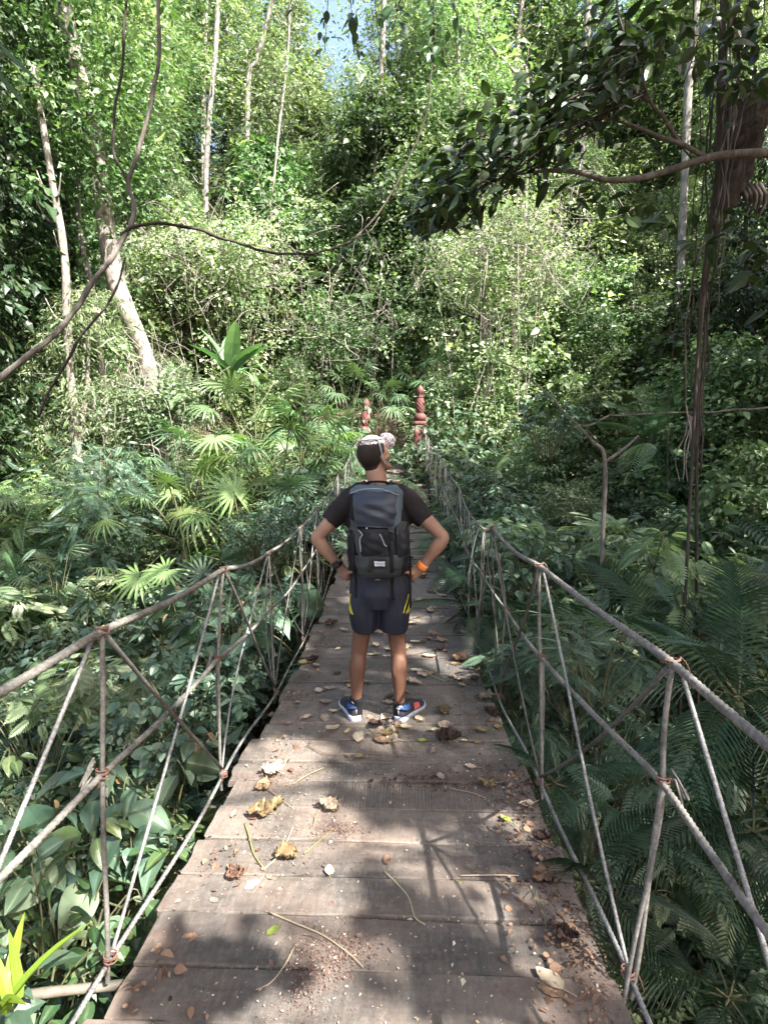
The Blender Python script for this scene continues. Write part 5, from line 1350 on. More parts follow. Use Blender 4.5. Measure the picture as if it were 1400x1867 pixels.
# leaves gather along twigs: quantise positions to twig lines
tw = np.round(s_ * 34) / 34; s2 = .72 * tw + .28 * s_
cx_ = np.interp(s2, [0, .2, .42, .6, .8, 1], [1165, 1100, 1010, 940, 850, 765]); cy_ = np.interp(s2, [0, .2, .42, .6, .8, 1], [40, 135, 215, 255, 325, 405])
Px = cx_ + o_ * wid * ay_[0]; Py = cy_ + o_ * wid * ay_[1]
Yd = 4.3 + vr.normal(size=n) * .28
P = np.array([tuple(pix(a, b, c)) for a, b, c in zip(Px, Py, Yd)]) - vb
D = np.stack([-.6 + vr.normal(size=n) * .7, vr.normal(size=n) * .6, -.35 + vr.normal(size=n) * .5], 1); N = np.stack([vr.normal(size=n) * .6, -.35 + vr.normal(size=n) * .6, np.ones(n)], 1)
place(m, OVA, P, D, N, .104 * np.exp(vr.normal(size=n) * .22), 1.1, np.clip(.35 + .25 * vr.normal(size=n), 0, 1))
for (a, b, c, e, k) in ((1330, 420, 60, 40, 26), (1380, 470, 50, 60, 26), (1060, 345, 40, 40, 18), (1180, 380, 40, 50, 12), (1370, 60, 70, 90, 70), (1290, 60, 60, 60, 40), (1200, 60, 40, 60, 40), (1340, 160, 60, 50, 26)):
    P = np.array([tuple(pix(a + vr.normal() * c * .6, b + vr.normal() * e * .6, 4.2 + vr.normal() * .2)) for _ in range(k)]) - vb
    D = np.stack([vr.normal(size=k), vr.normal(size=k) * .6, -.4 + vr.normal(size=k) * .4], 1); N = np.stack([vr.normal(size=k) * .6, -.3 + vr.normal(size=k) * .5, np.ones(k)], 1)
    place(m, OVA, P, D, N, .125 * np.exp(vr.normal(size=k) * .2), 1.1, np.clip(.35 + .25 * vr.normal(size=k), 0, 1))
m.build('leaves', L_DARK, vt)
m = MB()
for q in range(72):
    i_ = vr.integers(0, n); a = np.array(tuple(pix(Px[i_], Py[i_], Yd[i_]))) - vb
    src = [br1[18:], br2, br3, br4][vr.integers(0, 4)]; b = src[np.argmin(np.linalg.norm(src - a, axis=1))]
    tube(m, smoothpath([b, (a + b) / 2 + vr.normal(size=3) * .05, a], 8), np.linspace(.007, .003, 8), 5, cap=False)
m.build('twigs', B_DARK, vt)
# dark broken stump with a split foot, hanging in the vines
m = MB(); c0 = np.array(tuple(pix(1346, 275, 5.0)))
zz = np.linspace(-.62, .42, 26); prof_r = np.interp(zz, [-.62, -.4, -.15, 0, .2, .36, .42], [.04, .09, .13, .165, .18, .17, .13])
Q = np.stack([np.interp(zz, [-.62, -.2, .42], [-.17, -.02, .02]), 0 * zz, zz], 1)
tube(m, Q, prof_r, 26, prof=lambda th, s: 1 + .10 * np.sin(5 * th + s * 9) + .07 * np.sin(11 * th - s * 21) + .05 * np.sin(23 * th + s * 50), smooth=False)
for k in range(7): tube(m, smoothpath([(.1 * math.cos(k), .1 * math.sin(k), .40), (.13 * math.cos(k), .12 * math.sin(k), .50 + .05 * (k % 3))], 4), np.linspace(.035, .008, 4), 6)
for k in range(5): tube(m, smoothpath([(-.02 + .04 * k, -.05, -.30), (.05 + .04 * k, -.06, -.42), (.02 + .03 * k, -.05, -.50 - .03 * k)], 6), np.linspace(.03, .006, 6), 6)
o = m.build('rotten_stump', B_DARK); o.location = tuple(c0); tag(o, 'dark rotten broken stump caught in the vines at the upper right', 'stump')
# support: it is the snapped top of a dead trunk
m = MB(); X, z = on_ground(1318, 5.0); tube(m, smoothpath([(X - c0[0], 0, z - c0[2] - .2), (-.25, 0, -2.0), (-.14, 0, -.5)], 20), np.linspace(.011, .022, 20), 10); m.build('trunk', B_DARK, o)

# ------------------------------------------------------------------ vines
def vine(pts, r0, r1, label, mat=B_DARK, n=70, group=None, wob=.012, seg=8, seed=0):
    P = np.array([tuple(pix(*q)) for q in pts]); base = P[-1].copy(); Q = smoothpath(P - base, n); r = np.random.default_rng(seed + 50)
    Q += wob * np.stack([vnoise(Q, 4, seed + k, 2) for k in range(3)], 1)
    m = MB(); tube(m, Q, np.linspace(r0, r1, n) * (1 + .08 * np.sin(np.arange(n) * .9)), seg)
    o = m.build('liana', mat); o.location = tuple(base); return tag(o, label, 'vine', group)
vine([(-60, 745, 4.0), (0, 692, 4.1), (60, 640, 4.25), (120, 585, 4.4), (190, 490, 4.6), (218, 445, 4.7), (238, 405, 4.75), (241, 370, 4.8), (232, 335, 4.8), (245, 290, 4.8), (275, 190, 4.8), (289, 80, 4.8), (292, -40, 4.8), (295, -200, 4.8)], .025, .014, 'thick grey liana slanting up from the left edge and bending upright', B_GREY, 110, seed=1)
vine([(232, 338, 4.8), (222, 315, 4.8), (205, 272, 4.8), (208, 200, 4.8), (222, 110, 4.8), (230, 0, 4.8), (236, -150, 4.8)], .014, .010, 'dark liana running up left of its forked twin', B_DARK, 60, seed=2)
vine([(222, 432, 4.72), (245, 415, 4.75), (290, 409, 4.9), (345, 416, 5.1), (400, 435, 5.4), (470, 455, 5.8), (530, 463, 6.2), (590, 457, 6.6), (640, 438, 6.9), (685, 395, 7.2), (735, 310, 7.4), (765, 240, 7.5), (780, 180, 7.5), (790, 60, 7.5), (795, -100, 7.5)], .015, .010, 'long dark liana looping across the forest from the left fork up to the top', B_DARK, 110, seed=3)
vine([(150, 610, 6.2), (105, 690, 6.2), (70, 760, 6.2)][::-1] + [(205, 540, 6.3), (230, 470, 6.4)], .016, .012, 'thin vine crossing behind the thick liana at the left', B_DARK, 40, seed=4)
for k, (x0, x1, yb, Y, rr) in enumerate(((1262, 1330, 830, 4.7, .009), (1275, 1318, 905, 4.6, .007), (1288, 1345, 700, 4.8, .010), (1300, 1352, 560, 4.5, .006), (1255, 1302, 760, 4.9, .008), (1240, 1345, 640, 5.0, .008), (1310, 1372, 480, 4.5, .006), (1272, 1326, 860, 4.75, .012), (1250, 1290, 620, 4.4, .005), (1334, 1395, 420, 4.5, .006), (1283, 1309, 800, 4.5, .006), (1215, 1262, 1000, 5.1, .006))):
    r_ = np.random.default_rng(400 + k); xm = (x0 + x1) / 2
    pts = [(x0 + r_.normal() * 8, yb, Y), (x0 + (x1 - x0) * .3 + r_.normal() * 14, yb * .66, Y), (x0 + (x1 - x0) * .65 + r_.normal() * 16, yb * .33, Y), (x1, 0, Y), (x1 + 10, -180, Y)]
    vine(pts, rr * .6, rr * .95, 'thin dark aerial vine hanging beside the slim tree at the right', B_DARK if k % 3 else B_GREY, 50, 'aerial vines hanging at the right', .02, 6, 60 + k)
vine([(1110, 757, 5.4), (1170, 757, 5.4), (1260, 752, 5.4), (1340, 748, 5.4), (1410, 742, 5.4), (1500, 735, 5.4)], .006, .011, 'bare horizontal branch reaching in from the right edge', B_GREY, 50, seed=90)
vine([(1055, 775, 5.5), (1000, 720, 5.6), (950, 680, 5.8), (905, 655, 6.0)][::-1] + [(1110, 757, 5.4)], .007, .010, 'thin bare twig arching over the right thicket', B_GREY, 40, seed=91)
# roots hanging below the feathery bush
for k in range(5):
    vine([(1238 + 7 * k, 880, 5.2), (1236 + 8 * k, 835, 5.2), (1252 + 3 * k, 790, 5.2), (1258, 755, 5.2)], .004, .008, 'short pale hanging root in the bundle above the feathery bush', B_PALE, 20, 'pale hanging roots', .02, 5, 120 + k)

# top left palm leaf tips near the lens, dangling leaf sprays at the top
m = MB(); b0 = np.array(tuple(pix(-190, -40, 2.2)))
for (x1, y1) in ((95, 125), (70, 175), (10, 60)):
    e = np.array(tuple(pix(x1, y1, 2.2))) - b0; L = np.linalg.norm(e); place(m, T_blade(.10, .12, 8), np.zeros(3), e, np.array([.3, -.5, 1]), L, 1.0, .4)
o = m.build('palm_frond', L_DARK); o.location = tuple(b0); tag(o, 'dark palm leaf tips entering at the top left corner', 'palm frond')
m = MB(); r_ = np.random.default_rng(77); b0 = np.array(tuple(pix(690, -120, 5.0)))
stm = MB()
for (xa, ya, xb, yb) in ((600, -80, 592, 95), (640, -80, 655, 110), (690, -90, 700, 130), (730, -80, 716, 60), (760, -60, 790, 120), (560, -80, 520, 30), (820, -80, 840, 70)):
    a = np.array(tuple(pix(xa, ya, 5.0))) - b0; e = np.array(tuple(pix(xb, yb, 5.0))) - b0; p = smoothpath([a, (a + e) / 2 + r_.normal(size=3) * .05, e], 14); tube(stm, p, np.linspace(.006, .003, 14), 5, cap=False)
    k = 18; s = r_.uniform(.2, 1, k); q = np.stack([np.interp(s * 13, range(14), p[:, c]) for c in range(3)], 1) + r_.normal(size=(k, 3)) * .03
    place(m, OVW, q, np.stack([r_.normal(size=k), r_.normal(size=k) * .5, -.8 + r_.normal(size=k) * .4], 1), np.stack([r_.normal(size=k) * .6, -.6 + r_.normal(size=k) * .5, np.ones(k)], 1), .085 * np.exp(r_.normal(size=k) * .25), 1.0, np.clip(.4 + .2 * r_.normal(size=k), 0, 1))
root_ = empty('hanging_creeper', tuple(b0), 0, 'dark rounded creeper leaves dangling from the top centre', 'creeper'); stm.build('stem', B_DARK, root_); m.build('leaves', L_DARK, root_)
# ------------------------------------------------------------------ forest, thickets and undergrowth
mr_ = np.random.default_rng(2024)
def corridor(X, Y, mgn):
    return (-2.5 < Y < 15.2) and abs(X - float(cxb(Y))) < 1.0 + mgn
# hillside ahead
Yr = 15.6; rows = 0
while Yr < 38:
    xm = .80 * Yr + 3; step = 1.75 + .03 * (Yr - 15)
    for X in np.arange(-xm, xm, step):
        x = X + mr_.normal() * .55; y = Yr + mr_.normal() * .6
        if abs(x + .2) < 1.0 and y < 17: continue
        if not clear_of(x, y, .7) and y < 17.5: continue
        k = mr_.choice(5, p=[.27, .2, .23, .2, .10]); s = mr_.uniform(.62, 1.12) * (.85 if y < 19 else 1.0)
        if y < 18.5: s *= .62
        z = float(gz(x, y)) - .15
        if not inview((x, y, z), 6 * s, 60): continue
        spawn(PT_BUSH[k], 'understorey_tree', (x, y, z), mr_.uniform(0, 6.28), s, 'bushy sunlit understorey tree on the slope ahead', 'tree', 'understorey trees on the slope ahead', (mr_.normal() * .05, mr_.normal() * .05), s * mr_.uniform(.85, 1.25))
    Yr += 2.35
# tall trees standing over it
for q in range(46):
    y = mr_.uniform(19, 42); x = mr_.uniform(-.78, .78) * y
    px, py, _ = topix(np.array([x, y, float(gz(x, y)) + 14]))
    if abs(px - 465) < 30 + 1250 / y or abs(px - 705) < 16 + 1100 / y: continue
    k = mr_.choice(3); s = mr_.uniform(.75, 1.1)
    spawn(PT_TALL[k], 'tall_tree', (x, y, float(gz(x, y)) - .2), mr_.uniform(0, 6.28), s, 'tall slender forest tree standing over the thicket on the slope', 'tree', 'tall trees on the slope ahead', (mr_.normal() * .04, mr_.normal() * .04))
for q in range(60):
    y = mr_.uniform(20, 40); x = mr_.uniform(-.80, .80) * y; z = float(gz(x, y)) - .3; s = mr_.uniform(.75, 1.15)
    px, py, _ = topix(np.array([x, y, z + 8.5 * s]))
    if (abs(px - 465) < 30 + 1100 / y or abs(px - 705) < 18 + 1100 / y) and py < 200: continue
    spawn(PT_MID[mr_.choice(3)], 'forest_tree', (x, y, z), mr_.uniform(0, 6.28), s, 'leafy forest tree rising out of the sunlit thicket on the slope', 'tree', 'forest trees on the slope ahead', (mr_.normal() * .04, mr_.normal() * .04))
L_DEEP = leafmat('leaf_deep_shade', (.016, .036, .014), (.034, .064, .022), (.07, .10, .04), .42, .2)  # shade on the tree walls put into a darker leaf colour
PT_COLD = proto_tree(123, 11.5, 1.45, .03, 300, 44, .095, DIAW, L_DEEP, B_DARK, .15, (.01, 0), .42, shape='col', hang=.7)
for q, (px, y) in enumerate(((425, 33), (455, 38), (500, 35), (545, 31), (395, 30), (470, 44), (520, 42), (700, 40))):
    x = float(pix(px, 850, y).x); spawn(PT_TALL[q % 3], 'tall_tree', (x, y, float(gz(x, y)) - .2), q * 1.3, .95, 'tall slender forest tree standing over the thicket on the slope', 'tree', 'tall trees on the slope ahead')
# left and right walls
for side, lab, grp in ((-1, 'tall creeper covered tree in the dark wall of trees at the left', 'creeper covered trees at the left'), (1, 'tall creeper covered tree in the dark wall of trees at the right', 'creeper covered trees at the right')):
    for q in range(26 if side < 0 else 16):
        y = mr_.uniform(6.0, 16) if side < 0 else mr_.uniform(9, 19); x = side * (mr_.uniform(.50, .86) * y + .8)
        pxx = float(topix(np.array([x, y, 1.0]))[0])
        if side < 0 and (y < 8.5 or (y < 12.6 and 60 < pxx < 330)): continue
        if not clear_of(x, y, .8): continue
        PLACED.append((x, y, .8))
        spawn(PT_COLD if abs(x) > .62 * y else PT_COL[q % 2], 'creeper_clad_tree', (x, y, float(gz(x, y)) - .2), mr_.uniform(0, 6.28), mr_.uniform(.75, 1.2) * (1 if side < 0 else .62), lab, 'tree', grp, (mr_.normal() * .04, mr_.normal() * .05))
for side, lab, grp in ((-1, 'small bushy tree on the left bank below the forest', 'small trees on the left bank'), (1, 'small bushy tree on the right bank below the forest', 'small trees on the right bank')):
    for q in range(34):
        y = mr_.uniform(7.0, 16); x = side * mr_.uniform(.20 * y + .9, .80 * y)
        if side < 0 and abs(x) < .48 * y and y > 8: continue
        pxx = float(topix(np.array([x, y, 1.0]))[0])
        if side < 0 and (y < 9.5 or (y < 12.4 and 150 < pxx < 320)): continue
        if not clear_of(x, y, .6) or corridor(x, y, .9): continue
        PLACED.append((x, y, .6)); k = mr_.choice([1, 4, 2, 0], p=[.3, .4, .15, .15]) if side > 0 else mr_.choice([1, 3, 2, 0])
        s = mr_.uniform(.38, .62) * (1.15 if abs(x) > .5 * y else .8)
        spawn(PT_BUSH[k], 'small_tree', (x, y, float(gz(x, y)) - .2), mr_.uniform(0, 6.28), s, lab, 'tree', grp, (mr_.normal() * .06, mr_.normal() * .06))
    for q in range(12):
        y = mr_.uniform(6.0, 12); x = side * mr_.uniform(.28 * y + .8, .75 * y)
        if side < 0 and y < 8.5: continue
        if not clear_of(x, y, .5) or corridor(x, y, .8): continue
        PLACED.append((x, y, .5))
        spawn(PT_FEA[q % 2], 'feathery_tree', (x, y, float(gz(x, y)) - .2), mr_.uniform(0, 6.28), mr_.uniform(.38, .62), 'small feathery leaved tree on the ' + ('left' if side < 0 else 'right') + ' bank', 'tree', 'feathery trees on the ' + ('left' if side < 0 else 'right') + ' bank', (mr_.normal() * .06, mr_.normal() * .06))
# undergrowth shrubs: dense near, thinning with distance
KIND = [(PS_OV, 'leafy_shrub', 'leafy shrub', .36, 1.15), (PS_SM, 'small_leaf_shrub', 'small leaved shrub', .22, .75), (PS_FERN, 'feathery_shrub', 'lacy feathery shrub', .30, 1.1), (PP_FAN[3:4] + PP_FAN[2:3], 'fan_palm', 'young fan palm', .06, 1.2), (PP_DARK[1:2] + PP_FEA[1:2], 'feather_palm', 'young feather palm', .06, 1.0)]
pk = np.array([k[3] for k in KIND]); pk /= pk.sum(); cnt = {}
def zone(x, y):
    if y > 11: return 'beyond the gully, ' + ('left' if x < 0 else 'right') + ' of the bridge end'
    if y > 5.5: return 'on the ' + ('left' if x < 0 else 'right') + ' bank beside the hiker'
    return 'in the gully close to the ' + ('left' if x < 0 else 'right') + ' ropes'
tries = 0; made = 0
while made < 560 and tries < 9000:
    tries += 1
    y = 1.0 + 15 * mr_.uniform() ** 1.15; x = mr_.uniform(-.85, .85) * (y + 1.2)
    if corridor(x, y, .45 if y > 7.5 else .15) or abs(x) < .95: continue
    z = float(gz(x, y))
    if not inview((x, y, z), 1.2, 60): continue
    k = mr_.choice(len(KIND), p=pk); s = mr_.uniform(.6, 1.15) * (1.0 if y > 4 else .8)
    if x < 0 and y > 11.5: s *= .8
    if k == 3 and y < 7: k = 0
    if not clear_of(x, y, .30 * s): continue
    if corridor(x, y, .45 * s + .05) and 2 < y < 7: s *= .6
    lim = float(dz(y)) + (.35 if abs(x) < 1.8 else .9 if y < 6 else 3) - z
    s = min(s, max(.35, lim / KIND[k][4]))
    PLACED.append((x, y, .30 * s)); made += 1
    pr_ = KIND[k][0]; zn = zone(x, y)
    spawn(pr_[mr_.integers(len(pr_))], KIND[k][1], (x, y, z - .06), mr_.uniform(0, 6.28), s, 'green ' + KIND[k][2] + ' ' + zn, 'palm' if 'palm' in KIND[k][2] else 'shrub', KIND[k][2] + 's ' + zn, (mr_.normal() * .1, mr_.normal() * .1))

# ground cover: uncountable small leaves and leaf litter
def cover(n, ymax, zspread, L, tp, mat, name, label, seed):
    r = np.random.default_rng(seed); y = .4 + (ymax - .4) * r.uniform(size=n) ** 1.3; x = r.uniform(-.88, .88, n) * (y + 1.5)
    keep = (np.abs(x - cxb(y)) > .80) | (y > 15.6); x, y = x[keep], y[keep]
    c = vnoise(np.stack([x, y], -1), 1.3, seed, 3); keep = c > -.35; x, y, c = x[keep], y[keep], c[keep]; keep = ~((x > 0) & (y < 6) & (r.uniform(size=len(x)) < .75)); x, y, c = x[keep], y[keep], c[keep]; n = len(x)
    z = gz(x, y) + zspread * r.uniform(0, 1, n) * (.5 + np.clip(c, 0, 1))
    D = np.stack([r.normal(size=n), r.normal(size=n), r.normal(size=n) * .35], 1); N = np.stack([r.normal(size=n) * .35, r.normal(size=n) * .35, np.ones(n)], 1)
    m = MB(); place(m, tp, np.stack([x, y, z], 1), D, N, L * np.exp(r.normal(size=n) * .3), 1.0, r.uniform(size=n)); o = m.build(name, mat); tag(o, label, kind='stuff')
cover(60000, 17, .42, .062, DIAW, L_MID, 'ground_cover', 'low small leaved plants covering the banks', 31)
cover(26000, 17, .50, .085, DIAW, L_BLUE, 'ground_creepers', 'low bluish green creepers covering the banks', 32)
cover(22000, 15, .03, .09, DIAW, L_DRY, 'leaf_litter', 'dry brown leaf litter on the forest floor', 33)
# creeper leaves low on the red posts
for sd, n, lab in ((-1, 150, 'creeper with pale green leaves climbing the left red post'), (1, 60, 'creeper at the foot of the right red post')):
    r = np.random.default_rng(41 + sd); z = pz + (r.uniform(.1, 1.75, n) if sd < 0 else r.uniform(-.2, .75, n)); a = r.uniform(0, 6.28, n); rad = .2 + .18 * r.uniform(size=n) * (1.6 if sd < 0 else 1)
    P = np.stack([POSTX[sd] + .06 * (z - pz) * (sd < 0) + rad * np.cos(a) - (.10 if sd < 0 else -.1), 13.9 + rad * np.sin(a), z], 1)
    m = MB(); place(m, OVW, P, np.stack([np.cos(a), np.sin(a), -.8 + .4 * r.normal(size=n)], 1), np.stack([np.cos(a), np.sin(a), .8 + 0 * a], 1), .13 * np.exp(.25 * r.normal(size=n)), 1.0, r.uniform(size=n)); o = m.build('post_creeper', L_BLUE); tag(o, lab, 'creeper')
# ------------------------------------------------------------------ the tall trees behind and to the right that shade the bridge
def shade_cover(x, y):
    c = np.where(x > .75, .93, .83); c = np.where((x > .75) & (y > 5), .60, c)
    c = np.where((x < -.9) & (y < 8.8), .58, c)
    c = np.where((x < .5) & (y > 9.2), .12, c)
    c = np.where((np.abs(x) <= 1.0) & (y > 8), .75, c)
    fg = (x > -.95) & (x < .55 - .10 * (y - 1.5)) & (y < 2.95) & (y > -.5); c = np.where(fg, .10, c)
    c = np.where(fg & (x > -.25) & (y > 2.2), .74, c)
    c = np.where(fg & (x > .12) & (y > 1.95) & (y <= 2.25), .55, c)
    c = np.where((x < -1.0) & (x > -1.75) & (y < 1.9), .45, c)
    c = np.where((x > .5) & (x < .85) & (y < 1.9), .55, c)
    seg = lambda ax, ay, bx, by: np.hypot(x - (ax + (bx - ax) * np.clip(((x - ax) * (bx - ax) + (y - ay) * (by - ay)) / ((bx - ax) ** 2 + (by - ay) ** 2), 0, 1)), y - (ay + (by - ay) * np.clip(((x - ax) * (bx - ax) + (y - ay) * (by - ay)) / ((bx - ax) ** 2 + (by - ay) ** 2), 0, 1)))
    c = np.where(seg(.02, 1.85, .38, 1.42) < .075, .92, c); c = np.where(seg(.02, 1.85, .38, 1.42) < .0 + .16 * np.clip((1.7 - y) / .3, 0, 1), .9, c)
    c = np.where(seg(-.50, 1.62, -.34, 1.45) < .10, .8, c); c = np.where(seg(-.05, 2.15, -.16, 1.9) < .05, .8, c); c = np.where((x > .42) & (x < .9) & (y > 1.7) & (y < 3), .82, c)
    c = np.where(seg(-.62, 2.75, -.2, 2.72) < .05, .1, c)
    return c
def shade_trees():
    r = np.random.default_rng(91); nq = 9000
    q = np.stack([r.uniform(-8.5, 5.5, nq), r.uniform(-1.5, 13.0, nq)], 1)
    c = shade_cover(q[:, 0], q[:, 1]); nz = vnoise(q, 1.5, 61, 2)
    thr = c + .22 * (nz)
    keep = r.uniform(size=nq) < np.clip(thr, 0, 1) ** 1.3
    keep &= ~((c < .2) & (nz < .40)); q = q[keep]; c = c[keep]
    z = r.uniform(7.4, 11.5, len(q)) + .25 * q[:, 1] * 0
    C = np.concatenate([q + np.array([SUN[0], SUN[1]]) / SUN[2] * z[:, None], z[:, None]], 1)
    k = 16; n = len(C) * k; P = np.repeat(C, k, 0) + r.normal(size=(n, 3)) * np.array([.22, .22, .16])
    # prune: keep the lit clearing open to the sun, and the view below the canopy
    qq = P[:, :2] - np.array([SUN[0], SUN[1]]) / SUN[2] * P[:, 2:3]
    cc = shade_cover(qq[:, 0], qq[:, 1]); nn = vnoise(qq, 2.3, 62, 2)
    ok = ~((cc < .2) & (nn < .22)) & ~((cc < .6) & (cc > .2) & (nn < -.1)) & ~((cc >= .6) & (vnoise(qq, 2.9, 63, 2) > .62 + .25 * (qq[:, 0] > .8)))
    px, py, dd = topix(P); ok &= ~((dd > .2) & (py > -30) & (px > -300) & (px < 1700))
    P = P[ok]; tid = np.where(P[:, 0] > 6.2, 0, np.where(P[:, 1] < -2.2, 1, 2))
    for t_, (bx, by, lab) in enumerate(((8.2, -2.5, 'tall spreading tree to the right behind the camera, shading the bridge'), (2.6, -6.5, 'tall spreading tree behind the camera, its crown over the near planks'), (-3.4, -2.8, 'tall tree behind the camera at the left, its crown over the bridge'))):
        S_ = P[tid == t_]
        if len(S_) < 10: continue
        bz = float(gz(bx, by)); root = empty('shade_tree', (bx, by, bz), 0, lab, 'tree'); b = np.array([bx, by, bz]); m = MB(); n_ = len(S_)
        place(m, DIAW, S_ - b, r.normal(size=(n_, 3)) * np.array([1, 1, .4]) - np.array([0, 0, .3]), r.normal(size=(n_, 3)) * .45 + np.array([.2, -.2, 1.0]), .17 * np.exp(r.normal(size=n_) * .2), 1.0, r.uniform(size=n_)); m.build('crown', L_DARK, root)
        m = MB(); top_ = np.median(S_, 0) - b; pth = smoothpath([(0, 0, -.3), (.1, .1, 3), (top_[0] * .35, top_[1] * .35, 6.5), top_ + np.array([0, 0, 1.0])], 24); tube(m, pth, np.linspace(.26, .09, 24), 12)
        for e in S_[r.choice(n_, 16, replace=False)]:
            i_ = r.integers(11, 21); tube(m, smoothpath([pth[i_], (pth[i_] + e - b) / 2 + np.array([0, 0, .3]), e - b], 10), np.linspace(.06, .012, 10), 6)
        m.build('trunk', B_GREY, root)
        if t_ == 0:   # a low leafy bough just behind the camera: its crisp shadow lies on the near planks
            Q = []
            def blob(k, f):
                for _ in range(k): Q.append(f())
            def streak():
                u = r.uniform() ** .8; w = .012 + .10 * u ** 1.2; return (.0 + .30 * u + r.normal() * w * .5, 1.86 - .44 * u + r.normal() * w * .35)
            blob(150, streak)
            blob(60, lambda: (-.47 + r.normal() * .11, 1.47 + r.normal() * .07)); blob(80, lambda: (.26 + r.normal() * .18, 2.36 + r.normal() * .07)); blob(36, lambda: (.14 + r.normal() * .12, 2.62 + r.normal() * .05)); blob(36, lambda: (.52 + r.normal() * .10, 1.95 + r.normal() * .16))
            Q = np.array(Q); zz = r.uniform(3.3, 4.1, len(Q)); P3 = np.concatenate([Q + np.array([SUN[0], SUN[1]]) / SUN[2] * zz[:, None], zz[:, None]], 1) - b
            m = MB(); place(m, OVW, P3, r.normal(size=P3.shape) * np.array([1, 1, .4]), r.normal(size=P3.shape) * .35 + SUN, .11 * np.exp(r.normal(size=len(P3)) * .3), 1.0, r.uniform(size=len(P3))); m.build('bough_leaves', L_DARK, root)
            m = MB(); e = P3.mean(0); s0 = pth[12]; bp_ = smoothpath([s0, (s0 + e) / 2 + np.array([0, 0, .4]), e + np.array([0, 0, .25])], 14); tube(m, bp_, np.linspace(.045, .012, 14), 6)
            for i_ in r.choice(len(P3), 26, replace=False): tube(m, smoothpath([bp_[-1 - r.integers(0, 4)], (bp_[-1] + P3[i_]) / 2 + np.array([0, 0, .06]), P3[i_]], 6), np.linspace(.006, .003, 6), 4, cap=False)
            m.build('bough', B_GREY, root)
shade_trees()

# ------------------------------------------------------------------ fallen leaves, twigs and crumbs on the deck
def fallmat(name, a, b, c, rough=.75):
    return leafmat(name, a, b, c, rough, .12, .25, (1.1, 1.0, .8), .012)
F_TAN = fallmat('fallen_tan', (.24, .18, .12), (.40, .32, .235), (.52, .45, .36))
F_BRN = fallmat('fallen_brown', (.12, .070, .045), (.22, .135, .085), (.33, .22, .14))
F_FIB = fallmat('fibre_red', (.12, .075, .055), (.19, .125, .095), (.32, .25, .19))
F_YEL = fallmat('fallen_yellow', (.14, .098, .045), (.27, .205, .095), (.40, .34, .19))
F_DRK = fallmat('fallen_dark', (.030, .018, .013), (.065, .040, .028), (.11, .07, .05))
F_GRN = fallmat('fallen_green', (.14, .20, .03), (.24, .28, .06), (.30, .32, .10))
fr_ = np.random.default_rng(515)
def fallen_mesh(seed, mat, crumple, w=.62, L=1.0):
    """one dropped leaf, unit length, curled; with its stalk"""
    r = np.random.default_rng(seed); nu, nv = (9, 13) if crumple < 1.5 else (19, 25); V = []
    for i in range(nv):
        y = i / (nv - 1); hw = w / 2 * math.sin(math.pi * min(1, .04 + .96 * y ** .85)) ** .75 * (1 + .10 * math.sin(y * 23 + seed))
        for j in range(nu):
            x = (j / (nu - 1) * 2 - 1); V.append((x * hw, y - .5, (.16 + .1 * r.uniform()) * crumple * abs(x) ** 1.6 * hw * 2 + .10 * crumple * (y - .5) ** 2 * 4 + .03))
    V = np.array(V)
    d = crumple * np.stack([vnoise(V, 3.2, seed + k, 3) for k in range(3)], 1); V = V + d * np.array([.06, .05, .085]) * (1.3 if crumple > 1.5 else 1)
    if crumple > 1.5: V[:, 0] *= .85; V[:, 2] = .55 * V[:, 2] + .13 * np.abs(vnoise(V, 9, seed + 9, 3)); V[:, :2] += .05 * np.stack([vnoise(V, 8, seed + 11, 2), vnoise(V, 8, seed + 12, 2)], 1)
    V[:, 2] -= V[:, 2].min() - .012
    F = np.array([(i * nu + j, i * nu + j + 1, (i + 1) * nu + j + 1, (i + 1) * nu + j) for i in range(nv - 1) for j in range(nu - 1)])
    m = MB(); m.add(V, F, np.clip(.5 + .35 * vnoise(V, 4, seed + 3, 2), 0, 1))
    s0 = V[nu // 2]; tube(m, smoothpath([s0 + np.array([0, .3, .01]), s0, s0 + np.array([.05, -.18, .0]), s0 + np.array([.14 * (1 if seed % 2 else -1), -.42, -.01])], 10), np.linspace(.012, .016, 10), 5)
    return m.mesh('fallen_leaf', mat)
FL = {}
for nm, mt in (('tan', F_TAN), ('brown', F_BRN), ('yellow', F_YEL), ('dark', F_DRK), ('green', F_GRN)):
    FL[nm] = [fallen_mesh(600 + hash(nm) % 7 * 0 + 10 * k + len(nm), mt, cr, w) for k, (cr, w) in enumerate(((.5, .62), (.9, .5), (1.2, .72), (2.2, .9)))]
def deck_at(px, py):
    lo, hi = .6, 14.2
    for _ in range(40):
        y = (lo + hi) / 2; z = float(dz(y)); p = pix(px, py, y)
        if p.z > z: lo = y
        else: hi = y
    return np.array([p.x, y, float(dz(y))])
def slope_at(y): return math.atan2(float(dz(y + .1)) - float(dz(y - .1)), .2)
def drop(px, py, L, kind, k, rz, label, group=None, lift=.006, name='fallen_leaf'):
    p = deck_at(px, py); o = obj(name, FL[kind][k]); o.location = (p[0], p[1], p[2] + lift); o.rotation_euler = (slope_at(p[1]) + fr_.normal() * .05, fr_.normal() * .07, rz); L *= .78; o.scale = (L, L, L)
    return tag(o, label, 'leaf', group)
